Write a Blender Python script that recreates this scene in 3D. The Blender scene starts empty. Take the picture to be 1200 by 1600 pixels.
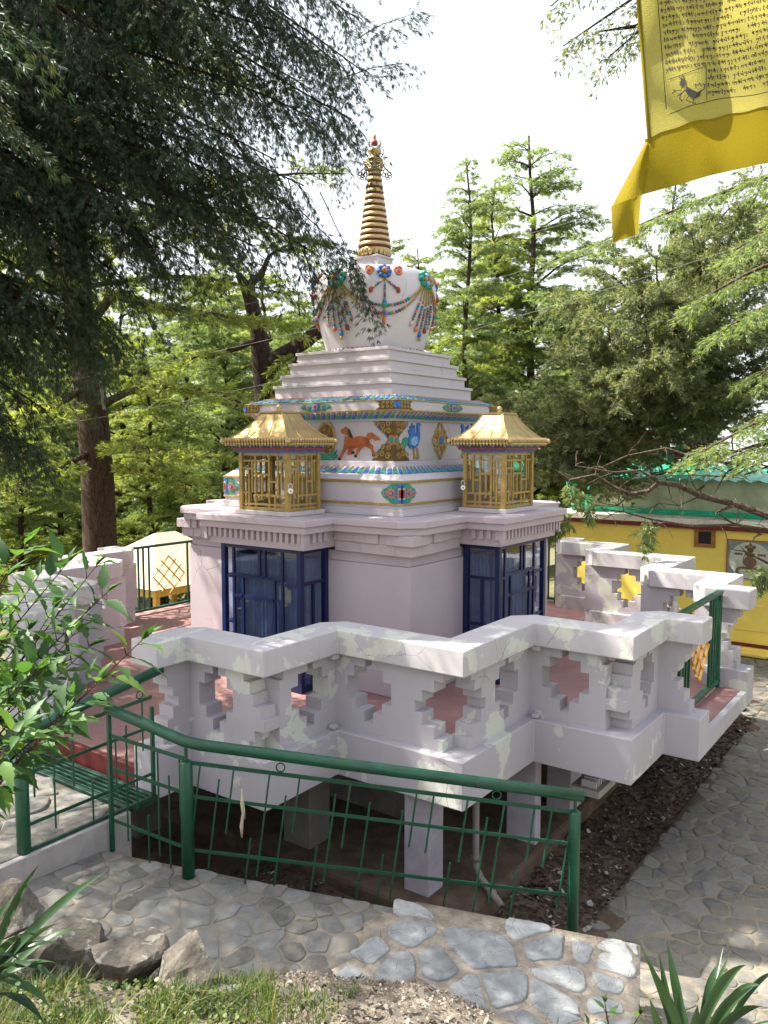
import bpy, math, random
import numpy as np
from math import sin, cos, pi, radians, sqrt, atan2
from mathutils import Vector, Matrix
random.seed(7)
sc = bpy.context.scene
COL = sc.collection

# ------------------------------------------------------------------ camera
CAM = np.array([7.256, 5.348, 2.276])
FW = np.array([-0.80858492, -0.58228841, -0.08444307])
RT = np.array([-0.58437562, 0.81148329, 0.0])
DN = np.cross(FW, RT)
FPX = 1277.07
def at(px, py, Z):
    """world point seen at photo pixel (px, py), Z metres in front of the camera"""
    p = CAM + Z * (FW + RT * (px - 600) / FPX + DN * (py - 800) / FPX)
    return (float(p[0]), float(p[1]), float(p[2]))
cd = bpy.data.cameras.new('camera'); cam = bpy.data.objects.new('camera', cd); COL.objects.link(cam)
cam.location = CAM
cam.rotation_euler = Vector(FW).to_track_quat('-Z', 'Y').to_euler()
cd.sensor_fit = 'VERTICAL'; cd.sensor_height = 24.0; cd.lens = 24.0 * FPX / 1600.0
cd.clip_start = 0.05; cd.clip_end = 2000
sc.camera = cam

# ------------------------------------------------------------------ light
SUN_AZ = (0.42, -1.0); SUN_EL = radians(53)
h = math.hypot(*SUN_AZ)
SD = Vector((SUN_AZ[0] / h * cos(SUN_EL), SUN_AZ[1] / h * cos(SUN_EL), sin(SUN_EL)))
sl = bpy.data.lights.new('sun', 'SUN'); sl.energy = 4.2; sl.angle = radians(0.5); sl.color = (1.0, 0.94, 0.84)
so = bpy.data.objects.new('sun', sl); COL.objects.link(so)
so.rotation_euler = SD.to_track_quat('Z', 'Y').to_euler(); so.location = (0, -8, 14)
w = bpy.data.worlds.new('World'); sc.world = w; w.use_nodes = True
nt = w.node_tree; bg = nt.nodes['Background']
sky = nt.nodes.new('ShaderNodeTexSky'); sky.sky_type = 'NISHITA'; sky.sun_disc = False
sky.sun_elevation = SUN_EL; sky.sun_rotation = atan2(SUN_AZ[0], SUN_AZ[1])
sky.air_density = 1.0; sky.dust_density = 4.0; sky.ozone_density = 1.0
# thin bright overcast: a white veil over the blue, thickest low down
tc = nt.nodes.new('ShaderNodeTexCoord'); sx = nt.nodes.new('ShaderNodeSeparateXYZ'); nt.links.new(tc.outputs['Generated'], sx.inputs[0])
vr = nt.nodes.new('ShaderNodeValToRGB'); vr.color_ramp.elements[0].position = .0; vr.color_ramp.elements[0].color = (.95, .95, .95, 1)
vr.color_ramp.elements[1].position = .9; vr.color_ramp.elements[1].color = (.55, .55, .55, 1); nt.links.new(sx.outputs[2], vr.inputs[0])
vm = nt.nodes.new('ShaderNodeMix'); vm.data_type = 'RGBA'; nt.links.new(vr.outputs[0], vm.inputs[0]); nt.links.new(sky.outputs[0], vm.inputs[6])
vm.inputs[7].default_value = (2.75, 2.8, 2.85, 1)
nt.links.new(vm.outputs[2], bg.inputs[0]); bg.inputs[1].default_value = 0.125
sc.view_settings.view_transform = 'Standard'; sc.view_settings.look = 'None'
sc.view_settings.exposure = 2.12; sc.view_settings.gamma = 1.0
sc.render.engine = 'CYCLES'
sc.cycles.max_bounces = 8; sc.cycles.transparent_max_bounces = 12; sc.cycles.use_denoising = True
sc.cycles.sample_clamp_indirect = 8.0; sc.cycles.caustics_reflective = False; sc.cycles.caustics_refractive = False

# ------------------------------------------------------------------ materials
class NT:
    def __init__(s, name):
        s.m = bpy.data.materials.new(name); s.m.use_nodes = True
        s.t = s.m.node_tree; s.b = s.t.nodes['Principled BSDF']; s.out = s.t.nodes['Material Output']
        g = s.t.nodes.new('ShaderNodeNewGeometry'); s.pos = g.outputs['Position']; s.geo = g
    def n(s, typ, **k):
        x = s.t.nodes.new(typ)
        for a, b in k.items(): setattr(x, a, b)
        return x
    def l(s, a, b): s.t.links.new(a, b)
    def noise(s, scale, detail=5, rough=.6, stretch=None, dist=0):
        x = s.n('ShaderNodeTexNoise'); x.inputs['Scale'].default_value = scale
        x.inputs['Detail'].default_value = detail; x.inputs['Roughness'].default_value = rough
        x.inputs['Distortion'].default_value = dist
        src = s.pos
        if stretch:
            mp = s.n('ShaderNodeMapping'); mp.inputs['Scale'].default_value = stretch; s.l(s.pos, mp.inputs[0]); src = mp.outputs[0]
        s.l(src, x.inputs['Vector']); return x.outputs['Fac']
    def ramp(s, fac, stops):
        r = s.n('ShaderNodeValToRGB'); e = r.color_ramp.elements
        while len(e) < len(stops): e.new(.5)
        for i, (p, c) in enumerate(stops):
            e[i].position = p; e[i].color = (c[0], c[1], c[2], 1) if isinstance(c, (tuple, list)) else (c, c, c, 1)
        s.l(fac, r.inputs[0]); return r.outputs[0]
    def mix(s, fac, a, b, mode='MIX'):
        x = s.n('ShaderNodeMix', data_type='RGBA', blend_type=mode)
        for sock, v in ((x.inputs[0], fac), (x.inputs[6], a), (x.inputs[7], b)):
            if hasattr(v, 'is_output'): s.l(v, sock)
            elif isinstance(v, (tuple, list)): sock.default_value = (v[0], v[1], v[2], 1)
            else: sock.default_value = v if sock.type == 'VALUE' else (v, v, v, 1)
        return x.outputs[2]
    def bump(s, height, strength=.3, dist=.01):
        x = s.n('ShaderNodeBump'); x.inputs['Strength'].default_value = strength; x.inputs['Distance'].default_value = dist
        s.l(height, x.inputs['Height']); s.l(x.outputs[0], s.b.inputs['Normal'])
    def col(s, v):
        if hasattr(v, 'is_output'): s.l(v, s.b.inputs['Base Color'])
        else: s.b.inputs['Base Color'].default_value = (v[0], v[1], v[2], 1)
    def set(s, rough=.6, metal=0., spec=.5):
        s.b.inputs['Roughness'].default_value = rough; s.b.inputs['Metallic'].default_value = metal
        s.b.inputs['Specular IOR Level'].default_value = spec; return s.m

def plain(name, c, rough=.55, metal=0., var=.18, scale=9., bump=.12, spec=.4):
    q = NT(name); f = q.noise(scale, 6, .65)
    lo = tuple(x * (1 - var) for x in c); hi = tuple(min(1, x * (1 + var)) for x in c)
    q.col(q.ramp(f, [(.3, lo), (.7, hi)]))
    if bump: q.bump(q.noise(scale * 5, 4), bump, .004)
    return q.set(rough, metal, spec)

def peeling(name, base, under, thr, scale=2.6, stain=(.38, .34, .31), stain_amt=.35):
    q = NT(name)
    c = q.mix(q.ramp(q.noise(1.7, 4), [(.35, 0), (.7, 1)]), base, tuple(x * .9 for x in base))
    # peeled patches with ragged rims
    p = q.noise(scale, 7, .62, dist=.4)
    mask = q.ramp(p, [(thr, 0), (thr + .012, 1)])
    c = q.mix(mask, c, under)
    # vertical rain streaks and grime with shapes of their own
    st = q.ramp(q.noise(1.0, 6, .7, (9, 9, .7)), [(.5, 0), (.78, 1)])
    sm = q.n('ShaderNodeMath', operation='MULTIPLY'); q.l(st, sm.inputs[0]); sm.inputs[1].default_value = stain_amt
    c = q.mix(sm.outputs[0], c, stain)
    sp = q.ramp(q.noise(38, 3, .5), [(.7, 0), (.76, 1)])
    c = q.mix(q.mix(.5, sp, 0.), c, tuple(x * .72 for x in base))
    vo = q.n('ShaderNodeTexVoronoi', feature='DISTANCE_TO_EDGE'); vo.inputs['Scale'].default_value = 1.9
    wv = q.n('ShaderNodeMix', data_type='VECTOR'); wv.inputs[0].default_value = .12; q.l(q.pos, wv.inputs[4])
    nz = q.n('ShaderNodeTexNoise'); nz.inputs['Scale'].default_value = 4.; nz.inputs['Detail'].default_value = 6; q.l(q.pos, nz.inputs['Vector']); q.l(nz.outputs['Color'], wv.inputs[5])
    q.l(wv.outputs[1], vo.inputs['Vector'])
    ck = q.ramp(vo.outputs['Distance'], [(0., 1), (.006, 0)]); ckm = q.ramp(q.noise(1.3, 3), [(.53, 0), (.6, .75)])
    c = q.mix(q.mix(1., ck, ckm, 'MULTIPLY'), c, (.10, .085, .08))
    q.col(c)
    hsum = q.mix(.5, q.noise(24, 6, .7), mask)
    q.bump(hsum, .22, .006)
    return q.set(.62, 0, .3)

M = {}
M['paint'] = peeling('lavender_paint', (.42, .395, .42), (.52, .53, .475), .565)
M['coping'] = peeling('coping_paint', (.46, .44, .455), (.55, .555, .49), .55, 2.4, stain_amt=.6)
M['wall'] = peeling('stupa_paint', (.455, .385, .41), (.50, .45, .44), .64, 1.6, stain=(.44, .37, .37), stain_amt=.30)
M['white'] = peeling('white_paint', (.50, .46, .48), (.54, .51, .51), .70, 1.6, stain=(.45, .41, .42), stain_amt=.28)
M['dome'] = peeling('dome_paint', (.58, .55, .57), (.60, .57, .53), .72, 3, stain=(.5, .45, .42), stain_amt=.22)
M['concrete'] = plain('concrete', (.30, .28, .27), .85, 0, .3, 3, .4)
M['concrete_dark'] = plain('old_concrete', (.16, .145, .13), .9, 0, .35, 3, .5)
M['pillar'] = plain('pillar_paint', (.34, .31, .35), .75, 0, .2, 4, .3)
def enamel():
    q = NT('green_enamel')
    c = q.ramp(q.noise(5, 6, .7), [(.3, (.002, .040, .019)), (.7, (.004, .078, .037))])
    dust = q.ramp(q.noise(3.1, 8, .8), [(.5, 0), (.78, .07)]); c = q.mix(dust, c, (.08, .10, .07))
    chip = q.ramp(q.noise(42, 4, .6), [(.665, 0), (.68, 1)]); c = q.mix(chip, c, (.085, .05, .03)); q.col(c)
    r = q.ramp(q.noise(8, 6, .7), [(.35, .26), (.7, .58)]); q.l(r, q.b.inputs['Roughness'])
    q.bump(q.noise(60, 5, .7), .25, .003); q.b.inputs['Specular IOR Level'].default_value = .5; return q.m
M['green'] = enamel()
M['green_dusty'] = plain('green_enamel_worn', (.012, .05, .032), .5, 0, .45, 11, .2, .4)
M['gold'] = plain('gold_leaf', (.47, .345, .155), .42, .7, .14, 14, .2)
M['gold_paint'] = plain('gold_paint', (.38, .255, .075), .48, .35, .22, 18, .2)
M['gold_dark'] = plain('old_gold_paint', (.13, .08, .022), .5, .3, .3, 18, .2)
M['blue_frame'] = plain('dark_blue_enamel', (.006, .014, .065), .35, 0, .25, 9, .08)
M['blue'] = plain('blue_paint', (.035, .14, .42), .55, 0, .3, 30, .1)
M['lblue'] = plain('light_blue_paint', (.20, .38, .62), .55, 0, .25, 30, .1)
M['teal'] = plain('green_paint', (.02, .25, .16), .55, 0, .3, 30, .1)
M['orange'] = plain('coral_paint', (.52, .17, .085), .55, 0, .25, 30, .1)
M['red'] = plain('red_paint', (.30, .035, .03), .5, 0, .25, 20, .1)
M['maroon'] = plain('maroon_paint', (.13, .02, .018), .5, 0, .25, 20, .1)
M['horse'] = plain('chestnut_paint', (.36, .095, .022), .5, 0, .4, 16, .1)
M['black'] = plain('black_paint', (.015, .013, .014), .5, 0, .2, 16, .1)
M['cream'] = plain('cream_paint', (.40, .355, .24), .7, 0, .12, 3, .2)
M['yellow_bar'] = plain('yellow_bar_paint', (.62, .33, .05), .45, 0, .2, 9, .1)
M['yellow_wall'] = plain('yellow_wall_paint', (.88, .66, .125), .8, 0, .13, 1.4, .2)
M['brown_wood'] = plain('varnished_wood', (.30, .13, .035), .45, 0, .3, 12, .2)
M['steel'] = plain('steel', (.62, .62, .62), .28, 1., .1, 30, .1)
M['pvc'] = plain('grey_pipe', (.17, .155, .14), .6, 0, .2, 9, .1)
M['cable'] = plain('pale_cable', (.22, .22, .21), .6, 0, .1, 5, 0)
M['darkcloth'] = plain('blue_curtain', (.085, .125, .20), .85, 0, .35, 4, .2)
M['ledge'] = plain('pale_roof_concrete', (.72, .66, .54), .85, 0, .25, 2.5, .4)
M['greenwall'] = plain('faded_green_wall', (.40, .46, .30), .85, 0, .3, 2.5, .3)
M['greensheet'] = plain('bright_green_sheet', (.005, .38, .20), .4, 0, .2, 5, .1)
M['mural'] = plain('grey_green_mural', (.20, .24, .22), .8, 0, .3, 7, .2)
M['mural_pale'] = plain('chalky_mural_paint', (.47, .47, .40), .8, 0, .25, 9, .2)
M['mural_brown'] = plain('brown_mural_paint', (.17, .10, .055), .8, 0, .3, 9, .2)

def floor_mat():
    q = NT('red_oxide_floor')
    c = q.ramp(q.noise(2.2, 6, .65), [(.3, (.22, .115, .105)), (.7, (.315, .17, .155))])
    dust = q.ramp(q.noise(5, 7, .7), [(.55, 0), (.8, 1)])
    c = q.mix(q.mix(.6, dust, 0.), c, (.42, .27, .24))
    q.col(c); q.bump(q.noise(30, 5, .7), .25, .004); return q.set(.62, 0, .4)
M['floor'] = floor_mat()

def tint_mat(name, stops, rough=.85, nscale=14, bump=.5, bdist=.01, grime=None, stretch=None):
    """per-stone random value in attribute 'tint' picks the stone's own colour, with mineral mottling"""
    q = NT(name)
    a = q.n('ShaderNodeAttribute', attribute_name='tint')
    c = q.ramp(a.outputs['Fac'], stops)
    f = q.noise(nscale, 8, .72, stretch, .6)
    c = q.mix(.75, c, q.ramp(f, [(.25, .35), (.5, .62), (.75, 1.)]), 'MULTIPLY')
    if grime: c = q.mix(q.ramp(q.noise(6.5, 8, .75), [(.42, 0), (.62, .9)]), c, grime)
    q.col(c); q.bump(q.noise(nscale * 2.2, 8, .75), bump, bdist); return q.set(rough, 0, .35)
M['flag_dark'] = tint_mat('grey_slate', [(0, (.13, .132, .125)), (.5, (.195, .198, .188)), (1, (.28, .285, .27))], grime=(.20, .178, .142))
M['flag_pale'] = tint_mat('pale_slate', [(0, (.25, .27, .275)), (.5, (.36, .38, .38)), (1, (.48, .495, .48))], nscale=13, bump=.8)
M['flag_path'] = tint_mat('path_slate', [(0, (.14, .142, .136)), (.5, (.19, .188, .172)), (1, (.25, .25, .235))], grime=(.205, .178, .13))
M['mortar'] = plain('sandy_mortar', (.20, .178, .142), .95, 0, .25, 9, .6)
M['mortar_pale'] = plain('pale_sandy_mortar', (.25, .218, .172), .95, 0, .35, 14, .9)
M['mortar_path'] = plain('dusty_mortar', (.205, .178, .13), .95, 0, .25, 5, .6)
M['soil'] = plain('dark_soil', (.085, .056, .038), .95, 0, .5, 7, 1.)
M['pebble'] = tint_mat('wood_chips', [(0, (.10, .08, .06)), (.5, (.24, .20, .155)), (1, (.40, .37, .32))])
M['chips'] = tint_mat('leaf_litter', [(0, (.04, .026, .018)), (.8, (.12, .078, .05)), (1, (.45, .42, .38))])

def rock_mat():
    q = NT('lichened_rock')
    c = q.ramp(q.noise(11, 9, .75), [(.3, (.09, .08, .066)), (.7, (.32, .285, .235))])
    li = q.ramp(q.noise(9., 6, .6, dist=.5), [(.575, 0), (.60, 1)])
    c = q.mix(li, c, (.42, .41, .35)); q.col(c); q.bump(q.noise(26, 9, .8), 1., .035); return q.set(.9, 0, .25)
M['rock'] = rock_mat()

def ground_mat():
    q = NT('forest_floor')
    c = q.ramp(q.noise(1.3, 7, .7), [(.3, (.06, .07, .025)), (.55, (.11, .10, .05)), (.75, (.17, .15, .09))])
    q.col(c); q.bump(q.noise(12, 7, .7), .8, .03); return q.set(.95, 0, .2)
M['ground'] = ground_mat()
def bank_mat():
    q = NT('bank_earth')
    c = q.ramp(q.noise(9, 8, .75), [(.3, (.12, .095, .07)), (.5, (.24, .205, .16)), (.72, (.36, .32, .26))])
    q.col(c); q.bump(q.noise(40, 7, .75), 1., .02); return q.set(.95, 0, .2)
M['bank'] = bank_mat()

def bark_mat(name, a, b):
    q = NT(name); f = q.noise(1., 8, .7, (30, 30, 6), 1.5)
    q.col(q.ramp(f, [(.38, a), (.6, b)])); q.bump(f, 1., .06); return q.set(.95, 0, .2)
M['bark'] = bark_mat('cedar_bark', (.032, .02, .014), (.125, .083, .058))
M['bark_dark'] = bark_mat('dark_bark', (.018, .013, .010), (.075, .050, .038))
M['twig'] = bark_mat('dead_twig_bark', (.05, .035, .025), (.20, .145, .105))

def leaf_mat(name, stops, transl=.4, rough=.5, nscale=1.1, tr_col=None):
    """foliage: every spray has its own random hue, larger clumps differ; thin blades let light through"""
    q = NT(name)
    a = q.n('ShaderNodeAttribute', attribute_name='tint')
    c = q.ramp(a.outputs['Fac'], stops)
    c = q.mix(.55, c, q.ramp(q.noise(nscale, 3), [(.3, .55), (.7, 1.)]), 'MULTIPLY')
    q.col(c); q.set(rough, 0, .35)
    tr = q.n('ShaderNodeBsdfTranslucent'); q.l(q.mix(1., c, tr_col or (1.5, 1.45, .7), 'MULTIPLY'), tr.inputs[0])
    mx = q.n('ShaderNodeMixShader'); mx.inputs[0].default_value = transl
    q.l(q.b.outputs[0], mx.inputs[1]); q.l(tr.outputs[0], mx.inputs[2]); q.l(mx.outputs[0], q.out.inputs[0])
    return q.m
M['needle'] = leaf_mat('deodar_needles', [(0, (.11, .155, .045)), (.6, (.22, .275, .085)), (1, (.32, .34, .13))], .55, .5, 1.1, (1.8, 1.75, .7))
M['needle_blue'] = leaf_mat('deodar_needles_bluish', [(0, (.10, .155, .065)), (.6, (.19, .25, .11)), (1, (.28, .33, .15))], .5, .5, 1.1, (1.7, 1.7, .75))
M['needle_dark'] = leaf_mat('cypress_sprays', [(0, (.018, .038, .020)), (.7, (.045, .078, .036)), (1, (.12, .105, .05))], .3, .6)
M['juniper'] = leaf_mat('juniper_sprays', [(0, (.07, .10, .05)), (.55, (.175, .215, .11)), (1, (.34, .345, .19))], .42, .6)
M['broadleaf'] = leaf_mat('shrub_leaf', [(0, (.028, .075, .022)), (.7, (.055, .14, .032)), (1, (.13, .24, .045))], .38, .52, 3)
M['strap'] = leaf_mat('strap_leaf', [(0, (.018, .050, .022)), (1, (.055, .115, .045))], .22, .35, 4)
M['grass'] = leaf_mat('grass_blade', [(0, (.055, .10, .022)), (.7, (.11, .17, .035)), (1, (.28, .24, .09))], .4, .5, 3)

def glass(name, tint, refl=.5):
    q = NT(name)
    tr = q.n('ShaderNodeBsdfTransparent'); tr.inputs[0].default_value = (*tint, 1)
    gl = q.n('ShaderNodeBsdfGlossy'); gl.inputs['Roughness'].default_value = .03
    lw = q.n('ShaderNodeLayerWeight'); pw = q.n('ShaderNodeMath', operation='POWER'); q.l(lw.outputs['Facing'], pw.inputs[0]); pw.inputs[1].default_value = 3.5
    ad = q.n('ShaderNodeMath', operation='MULTIPLY_ADD'); q.l(pw.outputs[0], ad.inputs[0]); ad.inputs[1].default_value = .55; ad.inputs[2].default_value = refl
    ad.use_clamp = True
    mx = q.n('ShaderNodeMixShader'); q.l(ad.outputs[0], mx.inputs[0]); q.l(tr.outputs[0], mx.inputs[1]); q.l(gl.outputs[0], mx.inputs[2])
    q.l(mx.outputs[0], q.out.inputs[0]); return q.m
M['glass_blue'] = glass('window_glass', (.86, .91, .98), .07)
M['glass_clear'] = glass('case_glass', (.92, .92, .89), .09)

def cloth(name, c, tr):
    q = NT(name)
    wv = q.noise(160, 2, .5); cc = q.ramp(wv, [(.3, tuple(x * .9 for x in c)), (.7, c)])
    q.col(cc); q.set(.85, 0, .1)
    q.bump(q.mix(.5, q.noise(7, 5, .6, (1.6, 1.6, .5), 1.), q.noise(240, 2, .5)), .45, .012)
    nrm = q.b.inputs['Normal'].links[0].from_socket
    t = q.n('ShaderNodeBsdfTranslucent'); q.l(cc, t.inputs[0]); q.l(nrm, t.inputs['Normal'])
    mx = q.n('ShaderNodeMixShader'); mx.inputs[0].default_value = tr
    q.l(q.b.outputs[0], mx.inputs[1]); q.l(t.outputs[0], mx.inputs[2]); q.l(mx.outputs[0], q.out.inputs[0]); return q.m
M['flag_thin'] = cloth('thin_yellow_cotton', (.44, .39, .095), .5)
M['flag_thick'] = cloth('yellow_cotton_border', (.285, .22, .014), .42)
M['ink'] = plain('black_print', (.02, .02, .018), .9, 0, .1, 20, 0)

# ------------------------------------------------------------------ mesh helpers
class MB:
    def __init__(s): s.v = []; s.f = []; s.m = []
    def add(s, vs, fs, mi=0):
        o = len(s.v); s.v += [tuple(p) for p in vs]
        s.f += [tuple(i + o for i in f) for f in fs]; s.m += [mi] * len(fs); return s
    def box(s, x0, x1, y0, y1, z0, z1, mi=0):
        x0, x1 = min(x0, x1), max(x0, x1); y0, y1 = min(y0, y1), max(y0, y1)
        return s.add([(x, y, z) for z in (z0, z1) for x, y in ((x0, y0), (x1, y0), (x1, y1), (x0, y1))],
                     [(3, 2, 1, 0), (4, 5, 6, 7), (0, 1, 5, 4), (1, 2, 6, 5), (2, 3, 7, 6), (3, 0, 4, 7)], mi)
    def prism(s, poly, z0, z1, mi=0):
        n = len(poly)
        a = sum(poly[i][0] * poly[(i + 1) % n][1] - poly[(i + 1) % n][0] * poly[i][1] for i in range(n))
        if a < 0: poly = poly[::-1]
        vs = [(x, y, z0) for x, y in poly] + [(x, y, z1) for x, y in poly]
        return s.add(vs, [tuple(range(n - 1, -1, -1)), tuple(range(n, 2 * n))] + [(i, (i + 1) % n, (i + 1) % n + n, i + n) for i in range(n)], mi)
    def plate(s, poly, O, X, Y, d, mi=0, d0=0.):
        """polygon (x, y) on the plane O + x X + y Y, raised by d along X x Y"""
        O, X, Y = Vector(O), Vector(X), Vector(Y); N = X.cross(Y).normalized(); n = len(poly)
        a = sum(poly[i][0] * poly[(i + 1) % n][1] - poly[(i + 1) % n][0] * poly[i][1] for i in range(n))
        if a < 0: poly = poly[::-1]
        vs = [O + X * x + Y * y + N * d0 for x, y in poly] + [O + X * x + Y * y + N * d for x, y in poly]
        return s.add(vs, [tuple(range(n - 1, -1, -1)), tuple(range(n, 2 * n))] + [(i, (i + 1) % n, (i + 1) % n + n, i + n) for i in range(n)], mi)
    def tube(s, pts, r, n=8, mi=0, cap=True):
        pts = [Vector(p) for p in pts]; k = len(pts)
        rs = r if isinstance(r, (list, tuple)) else [r] * k
        vs = []; prev = None
        for i, p in enumerate(pts):
            t = (pts[min(i + 1, k - 1)] - pts[max(i - 1, 0)]).normalized()
            if prev is None: a = t.orthogonal().normalized()
            else:
                a = prev - t * prev.dot(t)
                a = a.normalized() if a.length > 1e-6 else t.orthogonal().normalized()
            prev = a; b = t.cross(a)
            vs += [p + (a * cos(2 * pi * j / n) + b * sin(2 * pi * j / n)) * rs[i] for j in range(n)]
        fs = [(i * n + j, i * n + (j + 1) % n, (i + 1) * n + (j + 1) % n, (i + 1) * n + j) for i in range(k - 1) for j in range(n)]
        if cap: fs += [tuple(range(n - 1, -1, -1)), tuple(range((k - 1) * n, k * n))]
        return s.add(vs, fs, mi)
    def bar(s, a, b, w, t, up=(0, 0, 1), mi=0):
        """flat bar from a to b, w wide (across up) and t thick"""
        a, b = Vector(a), Vector(b); d = (b - a).normalized(); u = Vector(up); u = (u - d * u.dot(d)).normalized(); q = d.cross(u)
        vs = [p + u * (i * t / 2) + q * (j * w / 2) for p in (a, b) for i, j in ((-1, -1), (1, -1), (1, 1), (-1, 1))]
        return s.add(vs, [(3, 2, 1, 0), (4, 5, 6, 7), (0, 1, 5, 4), (1, 2, 6, 5), (2, 3, 7, 6), (3, 0, 4, 7)], mi)
    def lathe(s, prof, c=(0, 0), n=48, mi=0):
        vs = [(c[0] + r * cos(2 * pi * j / n), c[1] + r * sin(2 * pi * j / n), z) for r, z in prof for j in range(n)]
        k = len(prof)
        fs = [(i * n + j, i * n + (j + 1) % n, (i + 1) * n + (j + 1) % n, (i + 1) * n + j) for i in range(k - 1) for j in range(n)]
        fs += [tuple(range(n - 1, -1, -1)), tuple(range((k - 1) * n, k * n))]
        return s.add(vs, fs, mi)
    def ball(s, c, r, n=8, mi=0, sz=1.):
        k = n // 2 + 1
        vs = [(c[0], c[1], c[2] - r * sz)]
        for i in range(1, k):
            a = pi * i / k
            vs += [(c[0] + r * sin(a) * cos(2 * pi * j / n), c[1] + r * sin(a) * sin(2 * pi * j / n), c[2] - r * sz * cos(a)) for j in range(n)]
        vs.append((c[0], c[1], c[2] + r * sz)); e = len(vs) - 1
        fs = [(0, 1 + (j + 1) % n, 1 + j) for j in range(n)]
        for i in range(k - 2): fs += [(1 + i * n + j, 1 + i * n + (j + 1) % n, 1 + (i + 1) * n + (j + 1) % n, 1 + (i + 1) * n + j) for j in range(n)]
        fs += [(1 + (k - 2) * n + j, 1 + (k - 2) * n + (j + 1) % n, e) for j in range(n)]
        return s.add(vs, fs, mi)
    def ring(s, O, X, Y, R, r, n=20, k=6, mi=0):
        O, X, Y = Vector(O), Vector(X).normalized(), Vector(Y).normalized()
        pts = [O + X * R * cos(2 * pi * i / n) + Y * R * sin(2 * pi * i / n) for i in range(n + 1)]
        return s.tube(pts, r, k, mi, False)

def link(name, me, parent=None):
    o = bpy.data.objects.new(name, me); COL.objects.link(o)
    if parent is not None: o.parent = parent
    return o
def wloc(o):
    v = Vector((0, 0, 0))
    while o is not None: v = v + o.location; o = o.parent
    return v
def obj(name, mb, mats, parent=None, bevel=0., smooth=False, seg=2):
    """one mesh object; vertices are given in world space, stored relative to the (unrotated) parent"""
    off = wloc(parent) if parent is not None else Vector((0, 0, 0))
    me = bpy.data.meshes.new(name)
    me.from_pydata([(p[0] - off.x, p[1] - off.y, p[2] - off.z) for p in mb.v], [], mb.f); me.update()
    for m in (mats if isinstance(mats, (list, tuple)) else [mats]): me.materials.append(M[m] if isinstance(m, str) else m)
    me.polygons.foreach_set('material_index', mb.m)
    if smooth: me.polygons.foreach_set('use_smooth', [True] * len(me.polygons))
    o = link(name, me, parent)
    if bevel:
        b = o.modifiers.new('bevel', 'BEVEL'); b.width = bevel; b.segments = seg; b.limit_method = 'ANGLE'; b.angle_limit = radians(50)
    return o
def tag(o, label=None, cat=None, group=None, kind=None):
    if label: o['label'] = label
    if cat: o['category'] = cat
    if group: o['group'] = group
    if kind: o['kind'] = kind
    return o
def thing(name, label, cat, loc=(0, 0, 0), group=None):
    o = bpy.data.objects.new(name, None); COL.objects.link(o); o.location = loc; o.empty_display_size = .2
    return tag(o, label, cat, group)
def copy_tree(o, parent=None):
    c = o.copy(); COL.objects.link(c)
    if parent is not None: c.parent = parent
    for ch in list(o.children): copy_tree(ch, c)
    return c
def np_obj(name, verts, faces, mat, parent=None, tint=None, smooth=False):
    """fast mesh from arrays: faces is an (n, k) index array"""
    off = wloc(parent) if parent is not None else Vector((0, 0, 0))
    me = bpy.data.meshes.new(name); n, k = faces.shape
    me.vertices.add(len(verts)); me.vertices.foreach_set('co', (verts - np.array(off)).astype(np.float32).ravel())
    me.loops.add(n * k); me.loops.foreach_set('vertex_index', faces.astype(np.int32).ravel())
    me.polygons.add(n); me.polygons.foreach_set('loop_start', np.arange(0, n * k, k, dtype=np.int32))
    try: me.polygons.foreach_set('loop_total', np.full(n, k, dtype=np.int32))
    except Exception: pass
    if tint is not None:
        a = me.attributes.new('tint', 'FLOAT', 'FACE'); a.data.foreach_set('value', tint.astype(np.float32))
    me.materials.append(M[mat]); me.update(calc_edges=True); me.validate()
    if smooth: me.polygons.foreach_set('use_smooth', [True] * n)
    return link(name, me, parent)
def set_tint(o, vals):
    a = o.data.attributes.new('tint', 'FLOAT', 'FACE'); a.data.foreach_set('value', vals)

# ================================================================== TERRACE
U00, U0, U1, A, A2, G = 3.76, 3.486, 2.727, 1.669, .935, .666
WC, CH = .27, .15
BT, BB, CT, CB = .178, -.156, .926, .746
def quad_poly(w=WC, ins=0.):
    o = [(U00 - ins, G), (U00 - ins, A2 - ins), (U0 - ins, A2 - ins), (U0 - ins, A - ins), (U1 - ins, A - ins), (U1 - ins, U1 - ins)]
    o = o + [(b, a) for a, b in reversed(o[:-1])]
    def cham(p, du, dv): return [(p[0] + du[0] * CH, p[1] + du[1] * CH), (p[0] + dv[0] * CH, p[1] + dv[1] * CH)]
    inn = []
    inn += cham((U0 - w, G), (1, 0), (0, 1)) + [(U0 - w, A - w)] + cham((U1 - w, A - w), (1, 0), (0, 1)) + [(U1 - w, U1 - w)]
    inn += cham((A - w, U1 - w), (1, 0), (0, 1)) + [(A - w, U0 - w)] + cham((G, U0 - w), (1, 0), (0, 1))
    return o + inn[::-1]

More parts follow.
